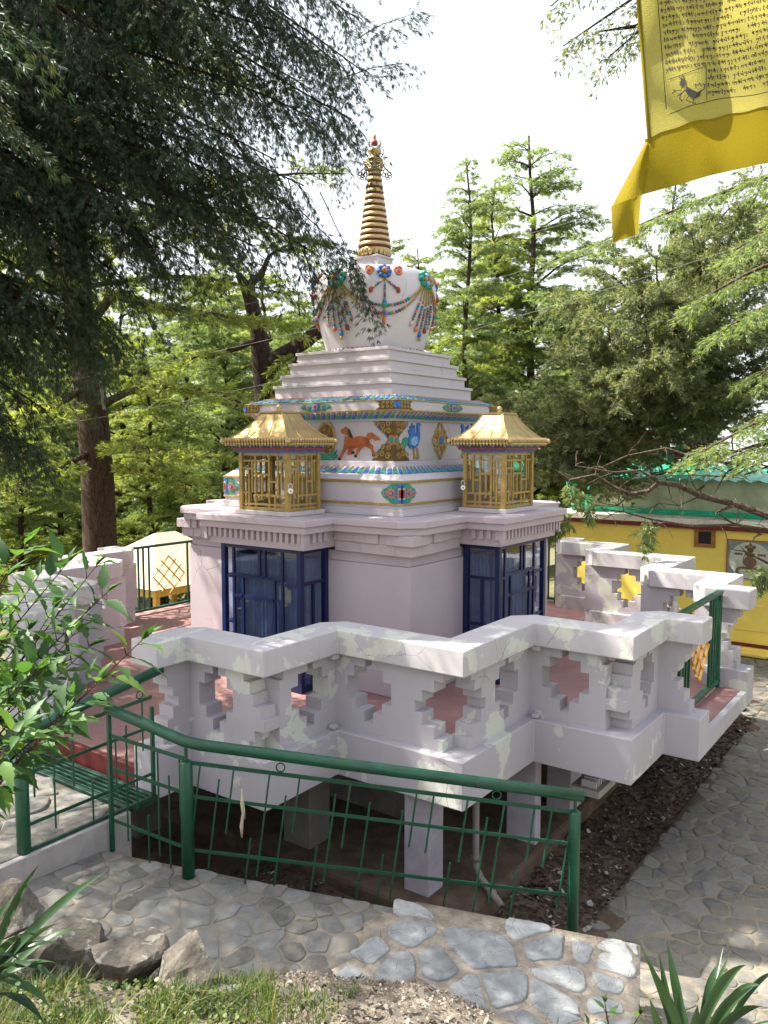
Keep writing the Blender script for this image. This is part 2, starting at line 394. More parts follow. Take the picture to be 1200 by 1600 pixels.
DIA = [.03, .13, .2, .2, .12, .04, 0]          # half widths of a stepped hole, top row first
def panel(mb, p0, p1, z0, z1, thick, holes, c0, c1, n):
    """stepped-lattice wall from p0 to p1 in plan; n = inward normal; holes = centres (m from p0);
    c0 / c1 = per-row notches at either end"""
    p0, p1, n = Vector(p0), Vector(p1), Vector(n); d = (p1 - p0); L = d.length; d /= L; R = 7; hh = (z1 - z0) / R
    for r in range(R):
        cuts = [(hc - DIA[r] * hs, hc + DIA[r] * hs) for hc, hs in holes if DIA[r] > 0]
        s, e = c0[r], L - c1[r]
        spans = []; x = s
        for a, b in sorted(cuts):
            a, b = max(a, s), min(b, e)
            if b <= a: continue
            if a > x: spans.append((x, a))
            x = max(x, b)
        if e > x: spans.append((x, e))
        za, zb = z1 - (r + 1) * hh, z1 - r * hh
        for a, b in spans:
            q = [p0 + d * a, p0 + d * b, p0 + d * b + n * thick, p0 + d * a + n * thick]
            mb.prism([(v.x, v.y) for v in q], za, zb)
NOT_END = [.02, .07, .12, .17, .12, .07, .03]
NOT_A = [.19, .13, .10, .03, .0, .09, .14]
NOT_C = [.13, .2, .3, .36, .3, .2, .13]
Z7 = [0] * 7
def balustrade(label):
    root = thing('balustrade', label, 'balustrade', (2.6, 2.6, 0), 'mandala balustrades round the terrace')
    poly = quad_poly()
    obj('coping', MB().prism(poly, CB, CT), 'coping', root, .009)
    bm = MB().prism(poly, BB, BT)
    obj('base_beam', bm, 'paint', root, .008)
    i = .075; th = .150
    V = [(U00 - i, G), (U00 - i, A2 - i), (U0 - i, A2 - i), (U0 - i, A - i), (U1 - i, A - i), (U1 - i, U1 - i)]
    seg = []   # p0, p1, inward normal, holes, notch at p0, notch at p1
    seg.append((V[1], (V[2][0] - th, V[2][1]), (0, -1), [], NOT_END, Z7))
    seg.append((V[2], V[3], (-1, 0), [(.27, .85)], Z7, NOT_A))
    seg.append((V[3], (V[4][0] - th, V[4][1]), (0, -1), [(.47, 1.)], [max(q, th + .001) for q in NOT_A], Z7))
    seg.append((V[4], V[5], (-1, 0), [(.30, 1.)], Z7, NOT_C))
    mb = MB()
    for p0, p1, n, hs, c0, c1 in seg:
        panel(mb, p0, p1, BT, CB, th, hs, c0, c1, n)
        sw = lambda q: (q[1], q[0])
        # the mirrored half of the quadrant
        if p0 == V[4]:
            panel(mb, sw(p1), sw((p0[0], p0[1])), BT, CB, th, [(.68, .9)], [max(q, th + .001) for q in c1], c0, sw(n))
        else:
            panel(mb, sw(p0), sw(p1), BT, CB, th, [(hc, hs_ * .95) for hc, hs_ in hs], c0, c1, sw(n))
    o = obj('stepped_panel', mb, 'paint', root)
    # rain spouts of the coping and small drain blocks
    for (x, y) in ((U1 + .0, A - .04), (A - .04, U1 + .0)):
        obj('drain_block', MB().box(x - .035, x + .035, y - .035, y + .035, CB - .040, CB - .002), 'paint', root, .010)
        obj('drain_block', MB().box(x - .03, x + .03, y - .03, y + .03, BT + .002, BT + .04), 'paint', root, .012)
    return root
bal = balustrade('peeling lavender balustrade nearest the viewer, above the dark pit and green railing')
for k, lab in ((1, 'lavender balustrade at the right with the yellow wall showing through its holes'),
               (3, 'lavender balustrade on the left behind the leafy shrub')):
    c = copy_tree(bal); c['label'] = lab
    a = k * pi / 2; c.rotation_euler = (0, 0, a)
    c.location = (2.6 * cos(a) - 2.6 * sin(a), 2.6 * sin(a) + 2.6 * cos(a), 0)

def full_plan(ins):
    q = [(U00 - ins, -G + .0), (U00 - ins, G), (U00 - ins, A2 - ins), (U0 - ins, A2 - ins), (U0 - ins, A - ins), (U1 - ins, A - ins), (U1 - ins, U1 - ins),
         (A - ins, U1 - ins), (A - ins, U0 - ins), (A2 - ins, U0 - ins), (A2 - ins, U00 - ins)]
    out = []
    for k in range(4):
        c, s = cos(k * pi / 2), sin(k * pi / 2)
        out += [(x * c - y * s, x * s + y * c) for x, y in q]
    return out
tag(obj('terrace_floor', MB().prism(full_plan(.06), -.148, 0.), 'floor'), kind='structure')
tag(obj('terrace_fascia', MB().box(-G + .003, G - .003, U00 - .058, U00 - .002, BB + .003, -.006), 'paint'), kind='structure')
tag(obj('terrace_step', MB().box(U00 - .059, U00 - .012, -G + .003, G - .003, -.30, .001), 'maroon', None, .006), kind='structure')

# foundations below the cantilevered terrace
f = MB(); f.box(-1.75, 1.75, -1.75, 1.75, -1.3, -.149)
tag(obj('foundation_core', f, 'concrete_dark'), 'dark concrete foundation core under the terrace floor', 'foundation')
f = MB(); f.box(-2.6, 2.78, -2.6, 2.74, -1.35, -.90)
tag(obj('foundation_pad', f, 'soil', None, .03), 'dirt covered concrete footing pad below the terrace columns', 'footing')
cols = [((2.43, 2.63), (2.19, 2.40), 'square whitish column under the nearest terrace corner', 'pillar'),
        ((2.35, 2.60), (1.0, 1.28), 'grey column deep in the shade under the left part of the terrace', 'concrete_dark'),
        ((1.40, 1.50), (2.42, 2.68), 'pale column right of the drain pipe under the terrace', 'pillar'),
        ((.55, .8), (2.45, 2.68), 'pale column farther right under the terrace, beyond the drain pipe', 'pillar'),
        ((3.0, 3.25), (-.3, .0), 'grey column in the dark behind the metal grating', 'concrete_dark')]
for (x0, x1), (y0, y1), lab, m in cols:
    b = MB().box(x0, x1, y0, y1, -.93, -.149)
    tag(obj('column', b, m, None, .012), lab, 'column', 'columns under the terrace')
b = MB(); b.box(2.00, 2.425, 2.22, 2.38, -.30, -.15)
tag(obj('support_beam', b, 'pillar', None, .01), 'short white beam on the column under the terrace corner', 'beam')
p = MB(); p.tube([(2.25, 2.56, -.16), (2.25, 2.56, -.78), (2.27, 2.62, -.85), (2.42, 2.86, -.90)], .026, 10)
p.tube([(2.25, 2.56, -.70), (2.25, 2.56, -.74)], .033, 10); p.tube([(2.345, 2.74, -.877), (2.36, 2.765, -.881)], .034, 10)
tag(obj('drain_pipe', p, 'pvc', None, 0, True), 'grey drain pipe with a bend beside the white column', 'pipe')
p = MB(); p.tube([(2.42, 2.86, -.90), (2.40, 2.92, -.93), (2.5, 2.95, -.97), (2.42, 3.0, -1.0), (2.52, 2.93, -1.02)], .008, 6)
tag(obj('cable_end', p, 'black', None, 0, True), 'loose black cable hanging from the end of the drain pipe', 'cable')
p = MB()
for k, (a, m) in enumerate(((0, 0), (.05, 0), (.1, 0), (.16, 1), (.21, 1))):
    p.box(1.30 - a, 1.32 - a, 2.98, 3.10, -.40, -.345 + .008 * (k % 2), m)
tag(obj('paper_stack', p, ['white', 'cream']), 'small stack of white and cream papers on a bracket under the terrace', 'papers')
tag(obj('support_bracket', MB().box(1.0, 1.36, 2.9, 3.14, -.46, -.402), 'concrete', None, .006), 'concrete bracket under the terrace carrying papers', 'bracket')

# railings in the terrace openings
def opening_rail(label):
    r = thing('opening_railing', label, 'railing', (0, 3.50, 0), 'green railings closing the terrace openings')
    y = 3.50; g = G - .015
    obj('handrail', MB().box(-g, g, y - .03, y + .03, .885, .915), 'green', r, .004)
    obj('bottom_rail', MB().box(-g, g, y - .028, y + .028, .045, .075), 'green', r, .004)
    for s in (-1, 1):
        obj('post', MB().box(s * g, s * (g - .05), y - .024, y + .024, .002, .884), 'green', r, .004)
    for x in (-.50, -.42, -.33, .33, .42, .50):
        obj('bar', MB().box(x - .011, x + .011, y - .011, y + .011, .076, .884), 'green', r)
    t = MB()
    c = (0, y, .48); q = .0707
    for k in range(4):
        o = (k - 1.5) * .125
        for s in (1, -1):
            # bars of the endless knot, alternately long and short
            Lh = .235 if k in (1, 2) else .19
            dx, dz = .7071, .7071 * s; px, pz = -.7071 * s * o, .7071 * o
            a = (c[0] + px - dx * Lh, y - .006 * s, c[2] + pz * 1. - dz * Lh); b = (c[0] + px + dx * Lh, y - .006 * s, c[2] + pz + dz * Lh)
            t.bar(a, b, .012, .02, (0, 1, 0))
    obj('knot_lattice', t, 'yellow_bar', r)
    return r
rail = opening_rail('green railing with a yellow knot lattice in the right terrace opening, beside the path')
for k, lab in ((2, 'green railing with a yellow knot lattice behind which the pale pavilion roof shows'),
               (1, 'narrow strip of green railing beside the stupa before the yellow wall')):
    c = copy_tree(rail); c['label'] = lab; a = k * pi / 2
    c.rotation_euler = (0, 0, a); c.location = (-3.5 * sin(a), 3.5 * cos(a), 0)

# ================================================================== STUPA
stupa = thing('stupa', 'white lavender Buddhist stupa with painted reliefs, garlanded dome and golden ringed spire', 'stupa')
BW = 1.423
b = MB().box(-BW, BW, -BW, BW, .002, 1.19)
b.box(-BW + .022, BW - .022, -BW + .022, BW - .022, 1.19, 1.286)
body = obj('shrine_wall', b, 'wall', stupa, .008)
def sqc(hf, ch):   # square with cut corners
    return [(hf, -hf + ch), (hf, hf - ch), (hf - ch, hf), (-hf + ch, hf), (-hf, hf - ch), (-hf, -hf + ch), (-hf + ch, -hf), (hf - ch, -hf)]
def slab_poly(hf, ch, ku, ka):
    q = [(hf, -hf + ch)] if False else []
    out = []
    for k in range(4):
        c, s = cos(k * pi / 2), sin(k * pi / 2)
        pts = [(hf, -hf + ch), (hf, -ka), (ku, -ka), (ku, ka), (hf, ka), (hf, hf - ch)]
        out += [(x * c - y * s, x * s + y * c) for x, y in pts]
    return out
cn = MB(); cn.prism(slab_poly(1.564, .174, 1.964, .689), 1.540, 1.602)
cn.prism(slab_poly(1.540, .174, 1.938, .664), 1.476, 1.540)
cornice = obj('cornice', cn, 'wall', stupa, .007)
# brick corbels under the cornice
for k in range(4):
    cb = MB()
    c, s = cos(k * pi / 2), sin(k * pi / 2)
    def bx(u0, u1, v0, v1, z0, z1):
        pts = [(u0, v0), (u1, v0), (u1, v1), (u0, v1)]
        cb.prism([(x * c - y * s, x * s + y * c) for x, y in pts], z0, z1)
    # corner: two stepped bricks on both faces, then rows of alternating bricks along the wall
    def both(u1, v0, v1, z0, z1):
        bx(1.38, u1, v0, v1, z0, z1); 
        pts = [(v0, 1.38), (v1, 1.38), (v1, u1), (v0, u1)]
        cb.prism([(x * c - y * s, x * s + y * c) for x, y in pts], z0, z1)
    bx(1.3, 1.512, 1.3, 1.512, 1.384, 1.4755); bx(1.3, 1.475, 1.3, 1.475, 1.288, 1.384)
    for (v0, v1, d) in ((.602, .86, 1.462), (.86, 1.0, 1.476), (1.0, 1.13, 1.490), (1.13, 1.22, 1.474), (1.22, 1.298, 1.500)):
        both(d, v0, v1, 1.384, 1.4755)
    for (v0, v1, d) in ((.602, .92, 1.445), (.92, 1.08, 1.460), (1.08, 1.298, 1.472)):
        both(d, v0, v1, 1.288, 1.384)
    obj('corbel_course', cb, 'wall', stupa, .004, seg=1)
# porches over the glass cases: dentil frieze and lintel
def rot(k, x, y):
    c, s = round(cos(k * pi / 2)), round(sin(k * pi / 2)); return (x * c - y * s, x * s + y * c)
def rbox(mb, k, u0, u1, v0, v1, z0, z1, mi=0):
    a = rot(k, u0, v0); b_ = rot(k, u1, v1); mb.box(a[0], b_[0], a[1], b_[1], z0, z1, mi)
for k in (0, 1):
    d = MB(); rbox(d, k, 1.36, 1.872, -.60, .60, 1.322, 1.4755)
    ln = obj('porch_lintel', d, 'wall', stupa, .005)
    d = MB(); n = 17
    for j in range(n):
        v = -.57 + 1.14 * j / (n - 1); rbox(d, k, 1.873, 1.905, v - .017, v + .017, 1.388, 1.4745)
    rbox(d, k, 1.8735, 1.912, -.633, -.60, 1.36, 1.4745); rbox(d, k, 1.8735, 1.912, .60, .633, 1.36, 1.4745)
    for s in (-1, 1):
        d2 = MB()
        for uu in (1.60, 1.68, 1.76, 1.85): rbox(d2, k, uu - .02, uu + .02, s * .601, s * .628, 1.388, 1.4745)
        obj('dentils', d2, 'wall', ln)
    obj('dentils', d, 'wall', ln)
    # glazed case
    GU, GA = 1.815, .51
    cs = bpy.data.objects.new('glass_case', None); COL.objects.link(cs); cs.parent = stupa
    fr = MB(); pw = .024
    def post(u, v, z0=.003, z1=1.321, w_=pw): rbox(fr, k, u - w_, u + w_, v - w_, v + w_, z0, z1)
    for s in (-1, 1): post(GU - pw, s * (GA - pw)); post(BW + pw + .003, s * (GA - pw))
    for z in (.03, 1.300): 
        rbox(fr, k, GU - 2 * pw + .003, GU - .003, -GA + 2 * pw, GA - 2 * pw, z - .02, z + .02)
        for s in (-1, 1): rbox(fr, k, BW + 2 * pw + .004, GU - 2 * pw - .001, s * (GA - .003), s * (GA - 2 * pw + .003), z - .02, z + .02)
    bw_ = .0135
    def fb(v0, v1, z0, z1): rbox(fr, k, GU - .034, GU - .012, v0, v1, z0, z1)
    W = GA - 2 * pw
    # Tibetan style asymmetrical glazing bars, front
    for v in (-.36, .27): fb(v - bw_, v + bw_, .05, 1.28)
    for v in (-.02, .05): fb(v - bw_, v + bw_, 1.02, 1.28)
    fb(-W, -.371, 1.0 - bw_, 1.0 + bw_); fb(-.349, .259, 1.02 - bw_, 1.02 + bw_); fb(.281, W, .98 - bw_, .98 + bw_)
    for v in (-.24, .17): fb(v - bw_, v + bw_, .20, 1.009)
    fb(-.349, .259, .82 - bw_, .82 + bw_); fb(-.349, .259, .19 - bw_, .19 + bw_)
    for z in (.56, .42): fb(-W, -.371, z - bw_, z + bw_); fb(.281, W, z - .02 - bw_, z - .02 + bw_)
    for s in (-1, 1):
        def sb(u0, u1, z0, z1): rbox(fr, k, u0, u1, s * (GA - .012), s * (GA - .034), z0, z1)
        for z in (1.0, .55, .41): sb(BW + .05, GU - .05, z - bw_, z + bw_)
        for z0, z1 in ((.561, .989), (.05, .399)): sb(1.62 - bw_, 1.62 + bw_, z0, z1)
    obj('frame', fr, 'blue_frame', cs)
    gl = MB(); rbox(gl, k, GU - .026, GU - .022, -GA + .03, GA - .03, .01, 1.318)
    for s in (-1, 1): rbox(gl, k, BW + .01, GU - .03, s * (GA - .022), s * (GA - .026), .01, 1.318)
    obj('pane', gl, 'glass_blue', cs)
    cu = MB()
    cu.v = []; nn = 60
    pts = []
    for j in range(nn + 1):
        v = -.44 + .88 * j / nn; pts.append((1.735 + .012 * sin(j * 1.7) + .006 * sin(j * .63), v))
    pts = pts + [(1.70, .44), (1.70, -.44)]
    cu.prism([rot(k, *q) for q in pts], .012, 1.22)
    obj('curtain', cu, 'darkcloth', cs)
    for s_ in (-1, 1):
        pts = [(1.45 + .24 * j / 20, s_ * (.462 + .007 * sin(j * 1.9))) for j in range(21)] + [(1.69, s_ * .44), (1.45, s_ * .44)]
        obj('curtain', MB().prism([rot(k, *q) for q in pts], .012, 1.22), 'darkcloth', cs)

# plinth of the throne
pl = MB()
pl.prism(sqc(1.175, .002), 1.604, 1.668); pl.prism(sqc(1.19, .002), 1.604, 1.63)
pl.prism(sqc(1.150, .002), 1.668, 1.905)
pl.add([(s1 * hh_, s2 * hh_, z) for z, hh_ in ((1.928, 1.15), (1.985, 1.085)) for s1, s2 in ((-1, -1), (1, -1), (1, 1), (-1, 1))],
       [(3, 2, 1, 0), (4, 5, 6, 7), (0, 1, 5, 4), (1, 2, 6, 5), (2, 3, 7, 6), (3, 0, 4, 7)])
plinth = obj('throne_plinth', pl, 'white', stupa, .004)
gb = MB(); gb.prism(sqc(1.163, .002), 1.7, 1.722); gb.prism(sqc(1.163, .002), 1.905, 1.928)
obj('gold_band', gb, 'gold_paint', plinth, .004)
fz = MB(); fz.prism(sqc(.905, .002), 2.05, 2.098); fz.prism(sqc(.848, .002), 2.098, 2.52)
fz.prism(sqc(.872, .002), 2.485, 2.512)
frieze = obj('frieze', fz, 'white', stupa, .004)
ov = MB(); ov.prism(sqc(.99, .002), 2.585, 2.677)
over = obj('lintel_slab', ov, 'white', stupa, .004)
gb = MB(); gb.prism(sqc(.997, .002), 2.574, 2.589); gb.prism(sqc(.997, .002), 2.671, 2.683)
obj('gold_band', gb, 'gold_paint', over, .003)

def petal_band(name, parent, h0, z0, h1, z1, n, slant=.5):
    """a course of curling lotus petals round the square, leaning surface from (h0, z0) to (h1, z1)"""
    core = MB()
    core.add([(s1 * hh_, s2 * hh_, z) for z, hh_ in ((z0, h0), (z1, h1)) for s1, s2 in ((-1, -1), (1, -1), (1, 1), (-1, 1))],
             [(3, 2, 1, 0), (4, 5, 6, 7), (0, 1, 5, 4), (1, 2, 6, 5), (2, 3, 7, 6), (3, 0, 4, 7)], 3)
    for k in range(4):
        O0, O1 = (h0, z0), (h1, z1)
        nrm = Vector((z1 - z0, 0, h0 - h1)).normalized()
        if nrm.x < 0: nrm = -nrm
        def P(s, t, d):
            hh_ = h0 + (h1 - h0) * t
            u = hh_ + nrm.x * d; z = z0 + (z1 - z0) * t + nrm.z * d
            x, y = rot(k, u, s * hh_); return (x, y, z)
        p = 2. / n
        for j in range(n):
            s0 = -1 + p * j
            def dome(sa, sb, ta, tb, hgt, mi, sl, nx=6, ny=5):
                vs = []; 
                for iy in range(ny + 1):
                    t = iy / ny
                    ww = sqrt(max(0, 1 - (2 * t - 1) ** 2)) if ta > .3 else sqrt(max(0., 1 - t ** 2)) * .5 + .5
                    for ix in range(nx + 1):
                        x = ix / nx * 2 - 1
                        s_ = (sa + sb) / 2 + x * ww * (sb - sa) / 2 + sl * (t - .3) * p
                        s_ = min(.995, max(-.995, s_))
                        vs.append(P(s_, ta + (tb - ta) * t, .001 + hgt * max(0, 1 - x * x) * (1 - .6 * t)))
                fs = [(iy * (nx + 1) + ix, iy * (nx + 1) + ix + 1, (iy + 1) * (nx + 1) + ix + 1, (iy + 1) * (nx + 1) + ix) for iy in range(ny) for ix in range(nx)]
                core.add(vs, fs, mi)
            c = j % 2
            dome(s0 + p * .01, s0 + p * .99, .0, .99, .002, 3, slant)             # pale rim
            dome(s0 + p * .02, s0 + p * .97, .01, .93, .009, (0, 1)[c], slant)     # blue or green body
            dome(s0 + p * .50, s0 + p * .95, .52, .95, .012, 2, slant)             # coral heart
    return obj(name, core, ['blue', 'teal', 'orange', 'white'], parent, 0, True)
petal_band('lotus_petals', plinth, 1.085, 1.985, .925, 2.05, 30)
petal_band('lotus_petals', over, .90, 2.512, .965, 2.574, 28, .7)
petal_band('lotus_petals', over, .975, 2.683, .80, 2.742, 30, .9)
st = MB()
for i, (hf, zt) in enumerate(((.78, 2.878), (.729, 2.991), (.665, 3.116), (.609, 3.230))):
    zb = (2.742, 2.878, 2.991, 3.116)[i]
    st.prism(sqc(hf - .016, .002), zb, zt - .030); st.prism(sqc(hf, .002), zt - .030, zt)
obj('stepped_base', st, 'white', stupa, .004)

# reliefs -------------------------------------------------------------
def FACE(k):   # frame on the frieze: x to the right as seen, y up; k=0 left face (+u), k=1 right face (+v)
    if k == 0: return (lambda hf: Vector((hf, 0, 0))), Vector((0, 1, 0)), Vector((0, 0, 1))
    return (lambda hf: Vector((0, hf, 0))), Vector((-1, 0, 0)), Vector((0, 0, 1))
def relief(mb, k, hf, poly, d, mi, d0=-.002):
    O, X, Y = FACE(k); mb.plate(poly, O(hf), X, Y, d, mi, d0)
def ell(cx, cy, rx, ry, n=16, a0=0): return [(cx + rx * cos(2 * pi * i / n + a0), cy + ry * sin(2 * pi * i / n + a0)) for i in range(n)]
def swirl(mb, k, hf, cx, cy, r, d, mi, turns=1.4, sgn=1, w_=.006):
    O, X, Y = FACE(k); N = X.cross(Y); pts = []
    for i in range(15):
        a = i / 14 * turns * 2 * pi; rr = r * (1 - .75 * i / 14)
        pts.append(O(hf) + X * (cx + sgn * rr * cos(a)) + Y * (cy + rr * sin(a)) + N * d)
    mb.tube(pts, w_, 5, mi)
# corner scroll brackets: hourglass of gold scrolls with a blue rim, wrapped round the corner
def hourglass(k, side, H=.405, z0=2.10, hf=.848):
    mb = MB(); s = side; e = hf
    prof = [(.0, .30), (.03, .28), (.05, .235), (.09, .225), (.12, .185), (.155, .13), (.18, .095), (.21, .078), (.235, .095), (.265, .13), (.295, .185), (.325, .225), (.355, .235), (.385, .285), (.405, .30)]
    sc_ = .86
    q = [(s * (e - x * sc_), z0 + y) for y, x in prof]
    relief(mb, k, hf, [(s * (e + .014), z0)] + q + [(s * (e + .014), z0 + H)], .010, 0)
    q2 = [(s * (e - (x - .022) * sc_), z0 + y) for y, x in prof]
    relief(mb, k, hf, [(s * (e + .014), z0 + .002)] + q2 + [(s * (e + .014), z0 + H - .002)], .015, 1)
    for (x, y, r, g) in ((.20, .055, .034, 1), (.13, .07, .034, -1), (.06, .05, .034, 1), (.12, .135, .028, 1), (.05, .13, .03, -1), (.055, .185, .02, 1),
                         (.19, .355, .034, 1), (.12, .34, .034, -1), (.05, .36, .034, 1), (.11, .285, .026, 1), (.05, .29, .03, -1)):
        swirl(mb, k, hf, s * (e - x), z0 + y, r, .016, 2, 1.4, g * s)
    relief(mb, k, hf, ell(s * (e - .012), z0 + .20, .036, .05), .024, 3); relief(mb, k, hf, ell(s * (e - .010), z0 + .20, .022, .033), .034, 4)
    return mb
for k, side in ((0, 1), (1, -1), (0, -1), (1, 1)):
    obj('corner_scrollwork', hourglass(k, side), ['blue', 'gold_dark', 'gold_paint', 'orange', 'teal'], frieze)
HORSE = [(500,275),(503,262),(520,258),(531,246),(540,256),(552,262),(557,285),(566,305),(580,318),(610,306),(640,312),(655,316),(656,300),(664,288),(684,285),(700,298),(720,312),(733,333),(712,329),(706,336),(690,322),(676,324),(668,330),(672,350),(690,364),(692,390),(700,412),(697,430),(688,416),(680,386),(660,374),(640,370),(622,386),(603,412),(596,436),(586,430),(592,408),(606,380),(590,378),(574,388),(560,402),(580,408),(572,416),(548,424),(536,416),(544,398),(546,380),(536,384),(522,404),(508,430),(494,458),(486,454),(497,424),(514,390),(522,356),(522,332),(530,318),(530,300),(520,286),(508,290)]
def horse(xoff, flip=1):
    mb = MB()
    T = lambda q: [(xoff + flip * ((x - 808) / 480. + .33), 2.09 + (465 - y) / 631.) for x, y in q]
    relief(mb, 0, .848, T(HORSE), .012, 0)
    relief(mb, 0, .848, T([(528,318),(545,312),(575,322),(612,312),(650,318),(664,335),(650,360),(610,366),(570,372),(538,370),(528,345)]), .022, 0)
    relief(mb, 0, .848, T([(552,262),(560,288),(574,316),(564,322),(552,300),(545,275)]), .016, 1)
    for hx, hy in ((492, 450), (591, 430), (574, 408), (696, 424)):
        relief(mb, 0, .848, T(ell(hx, hy, 7, 9, 8)), .018, 1)
    relief(mb, 0, .848, T([(524,306),(548,298),(552,306),(527,318)]), .020, 2)
    return mb
obj('horse_relief', horse(.518), ['horse', 'black', 'gold_paint'], frieze)
obj('horse_relief', horse(-.492, -1), ['horse', 'black', 'gold_paint'], frieze)
# jewel halo between the horses on a green leaf cushion
mb = MB()
relief(mb, 0, .848, ell(.015, 2.32, .125, .175, 28), .010, 0); relief(mb, 0, .848, ell(.015, 2.315, .10, .145, 28), .014, 1)
for r in range(3):
    for j in range(7): swirl(mb, 0, .848, .015 + (.03 + .032 * r) * cos(j * .9), 2.31 + (.05 + .045 * r) * sin(j * .9), .017, .016, 0, 1.2, 1, .004)
for s in (-1, 1):
    relief(mb, 0, .848, [(.015, 2.105), (.015 + s * .10, 2.105), (.015 + s * .15, 2.15), (.015 + s * .11, 2.16), (.015 + s * .145, 2.20), (.015 + s * .09, 2.18), (.015 + s * .05, 2.15), (.015, 2.17)], .018, 2)
obj('halo_relief', mb, ['gold_paint', 'gold_dark', 'teal'], frieze)
# peacocks and gold cross on the right face.  x grows to the right as seen: corner at -.848
def peacock(x0, s):
    mb = MB(); T = lambda q: [(x0 + s * x, 2.10 + y) for x, y in q]
    relief(mb, 1, .848, T([(-.14, .17), (-.18, .10), (-.20, .12), (-.225, .16), (-.21, .20), (-.18, .225), (-.14, .23), (-.10, .21), (-.09, .17)]), .012, 1)
    relief(mb, 1, .848, T([(-.12, .16), (-.085, .125), (.0, .12), (.05, .15), (.085, .21), (.09, .28), (.075, .335), (.105, .35), (.075, .375), (.045, .37), (.035, .33), (.045, .28), (.02, .25),
                           (.0, .29), (-.01, .35), (-.03, .31), (-.05, .37), (-.06, .31), (-.09, .34), (-.08, .29), (-.115, .30), (-.085, .25), (-.11, .21)]), .016, 0)
    relief(mb, 1, .848, T([(-.08, .16), (-.02, .14), (.04, .18), (.03, .23), (-.03, .24), (-.08, .22)]), .024, 2)
    for lx in (-.02, .045):
        relief(mb, 1, .848, T([(lx - .008, .125), (lx + .010, .125), (lx + .03, .05), (lx + .05, .02), (lx + .02, .03), (lx + .0, .005), (lx + .005, .05)]), .012, 3)
    return mb
obj('peacock_relief', peacock(-.50, 1), ['blue', 'teal', 'lblue', 'gold_paint'], frieze)
obj('peacock_relief', peacock(.50, -1), ['blue', 'teal', 'lblue', 'gold_paint'], frieze)
mb = MB()
for cx, cy, rx, ry in ((0, 0, .055, .055), (-.0, .105, .045, .07), (0, -.105, .045, .07), (-.085, 0, .05, .055), (.085, 0, .05, .055), (.06, .07, .035, .04), (-.06, .07, .035, .04), (.06, -.07, .035, .04), (-.06, -.07, .035, .04)):
    O, X, Y = FACE(1)
    pts = [O(.848) + X * (-.02 + cx + rx * cos(2 * pi * i / 14)) + Y * (2.30 + cy + ry * sin(2 * pi * i / 14)) + X.cross(Y) * .008 for i in range(15)]
    mb.tube(pts, .013, 6, 0, False)
relief(mb, 1, .848, ell(-.02, 2.30, .042, .042), .02, 1); relief(mb, 1, .848, [(-.02 - .02, 2.46), (-.02, 2.505), (0, 2.46)], .012, 0); relief(mb, 1, .848, [(-.04, 2.14), (-.02, 2.10), (0, 2.14)], .012, 0)
obj('crossed_thunderbolt_relief', mb, ['gold_paint', 'blue'], frieze)
# flower panels on plinth (corners) and slab (mid faces), gold scroll corners on slab
def flower_panel(mb, k, hf, cx, cz, W, H, half=0):
    """half: -1 / +1 keeps only the part left / right of the corner"""
    def cl(q): return q if not half else [(min(x, cx) if half < 0 else max(x, cx), y) for x, y in q]
    relief(mb, k, hf, cl([(cx - W, cz), (cx - W * .86, cz + H * .45), (cx - W * .7, cz + H * .6), (cx - W * .5, cz + H), (cx + W * .5, cz + H), (cx + W * .7, cz + H * .6), (cx + W * .86, cz + H * .45), (cx + W, cz), (cx + W * .86, cz - H * .45), (cx + W * .7, cz - H * .6), (cx + W * .5, cz - H), (cx - W * .5, cz - H), (cx - W * .7, cz - H * .6), (cx - W * .86, cz - H * .45)]), .008, 0)
    for s in (-1, 1):
        if half and s != half: continue
        fx = cx + s * W * .46
        relief(mb, k, hf, [(fx + H * .66 * (1 if i % 2 else .62) * cos(i * pi / 10), cz + H * .66 * (1 if i % 2 else .62) * sin(i * pi / 10)) for i in range(20)], .014, 1)
        relief(mb, k, hf, ell(fx, cz, H * .3, H * .3, 12), .020, 2); relief(mb, k, hf, ell(fx, cz, H * .14, H * .14, 10), .026, 1)
        relief(mb, k, hf, ell(cx + s * W * .78, cz, H * .26, H * .26, 10), .014, 1); relief(mb, k, hf, ell(cx + s * W * .78, cz, H * .13, H * .13, 10), .019, 2)
    relief(mb, k, hf, cl([(cx - W * .22, cz - H * .96), (cx + W * .22, cz - H * .96), (cx + W * .22, cz + H * .96), (cx - W * .22, cz + H * .96)]), .013, 2)
    relief(mb, k, hf, cl([(cx - W * .14, cz - H * .6), (cx + W * .14, cz - H * .6), (cx + W * .14, cz + H * .6), (cx - W * .14, cz + H * .6)]), .018, 4)
    relief(mb, k, hf, cl([(cx - W * .09, cz - H * .4), (cx + W * .09, cz - H * .4), (cx + W * .09, cz + H * .4), (cx - W * .09, cz + H * .4)]), .023, 3)
FP = ['teal', 'orange', 'blue', 'red', 'cream']
for s0, s1 in ((1, -1), (-1, 1)):
    mb = MB(); flower_panel(mb, 0, 1.150, s0 * 1.152, 1.812, .235, .088, -s0)
    if s0 < 0: obj('flower_panel', mb, FP, plinth); mb = MB()
    flower_panel(mb, 1, 1.150, s1 * 1.152, 1.812, .235, .088, -s1)
    obj('flower_panel', mb, FP, plinth)
for k in (0, 1):
    mb = MB(); flower_panel(mb, k, .99, 0, 2.63, .20, .042); obj('flower_panel', mb, FP, over)
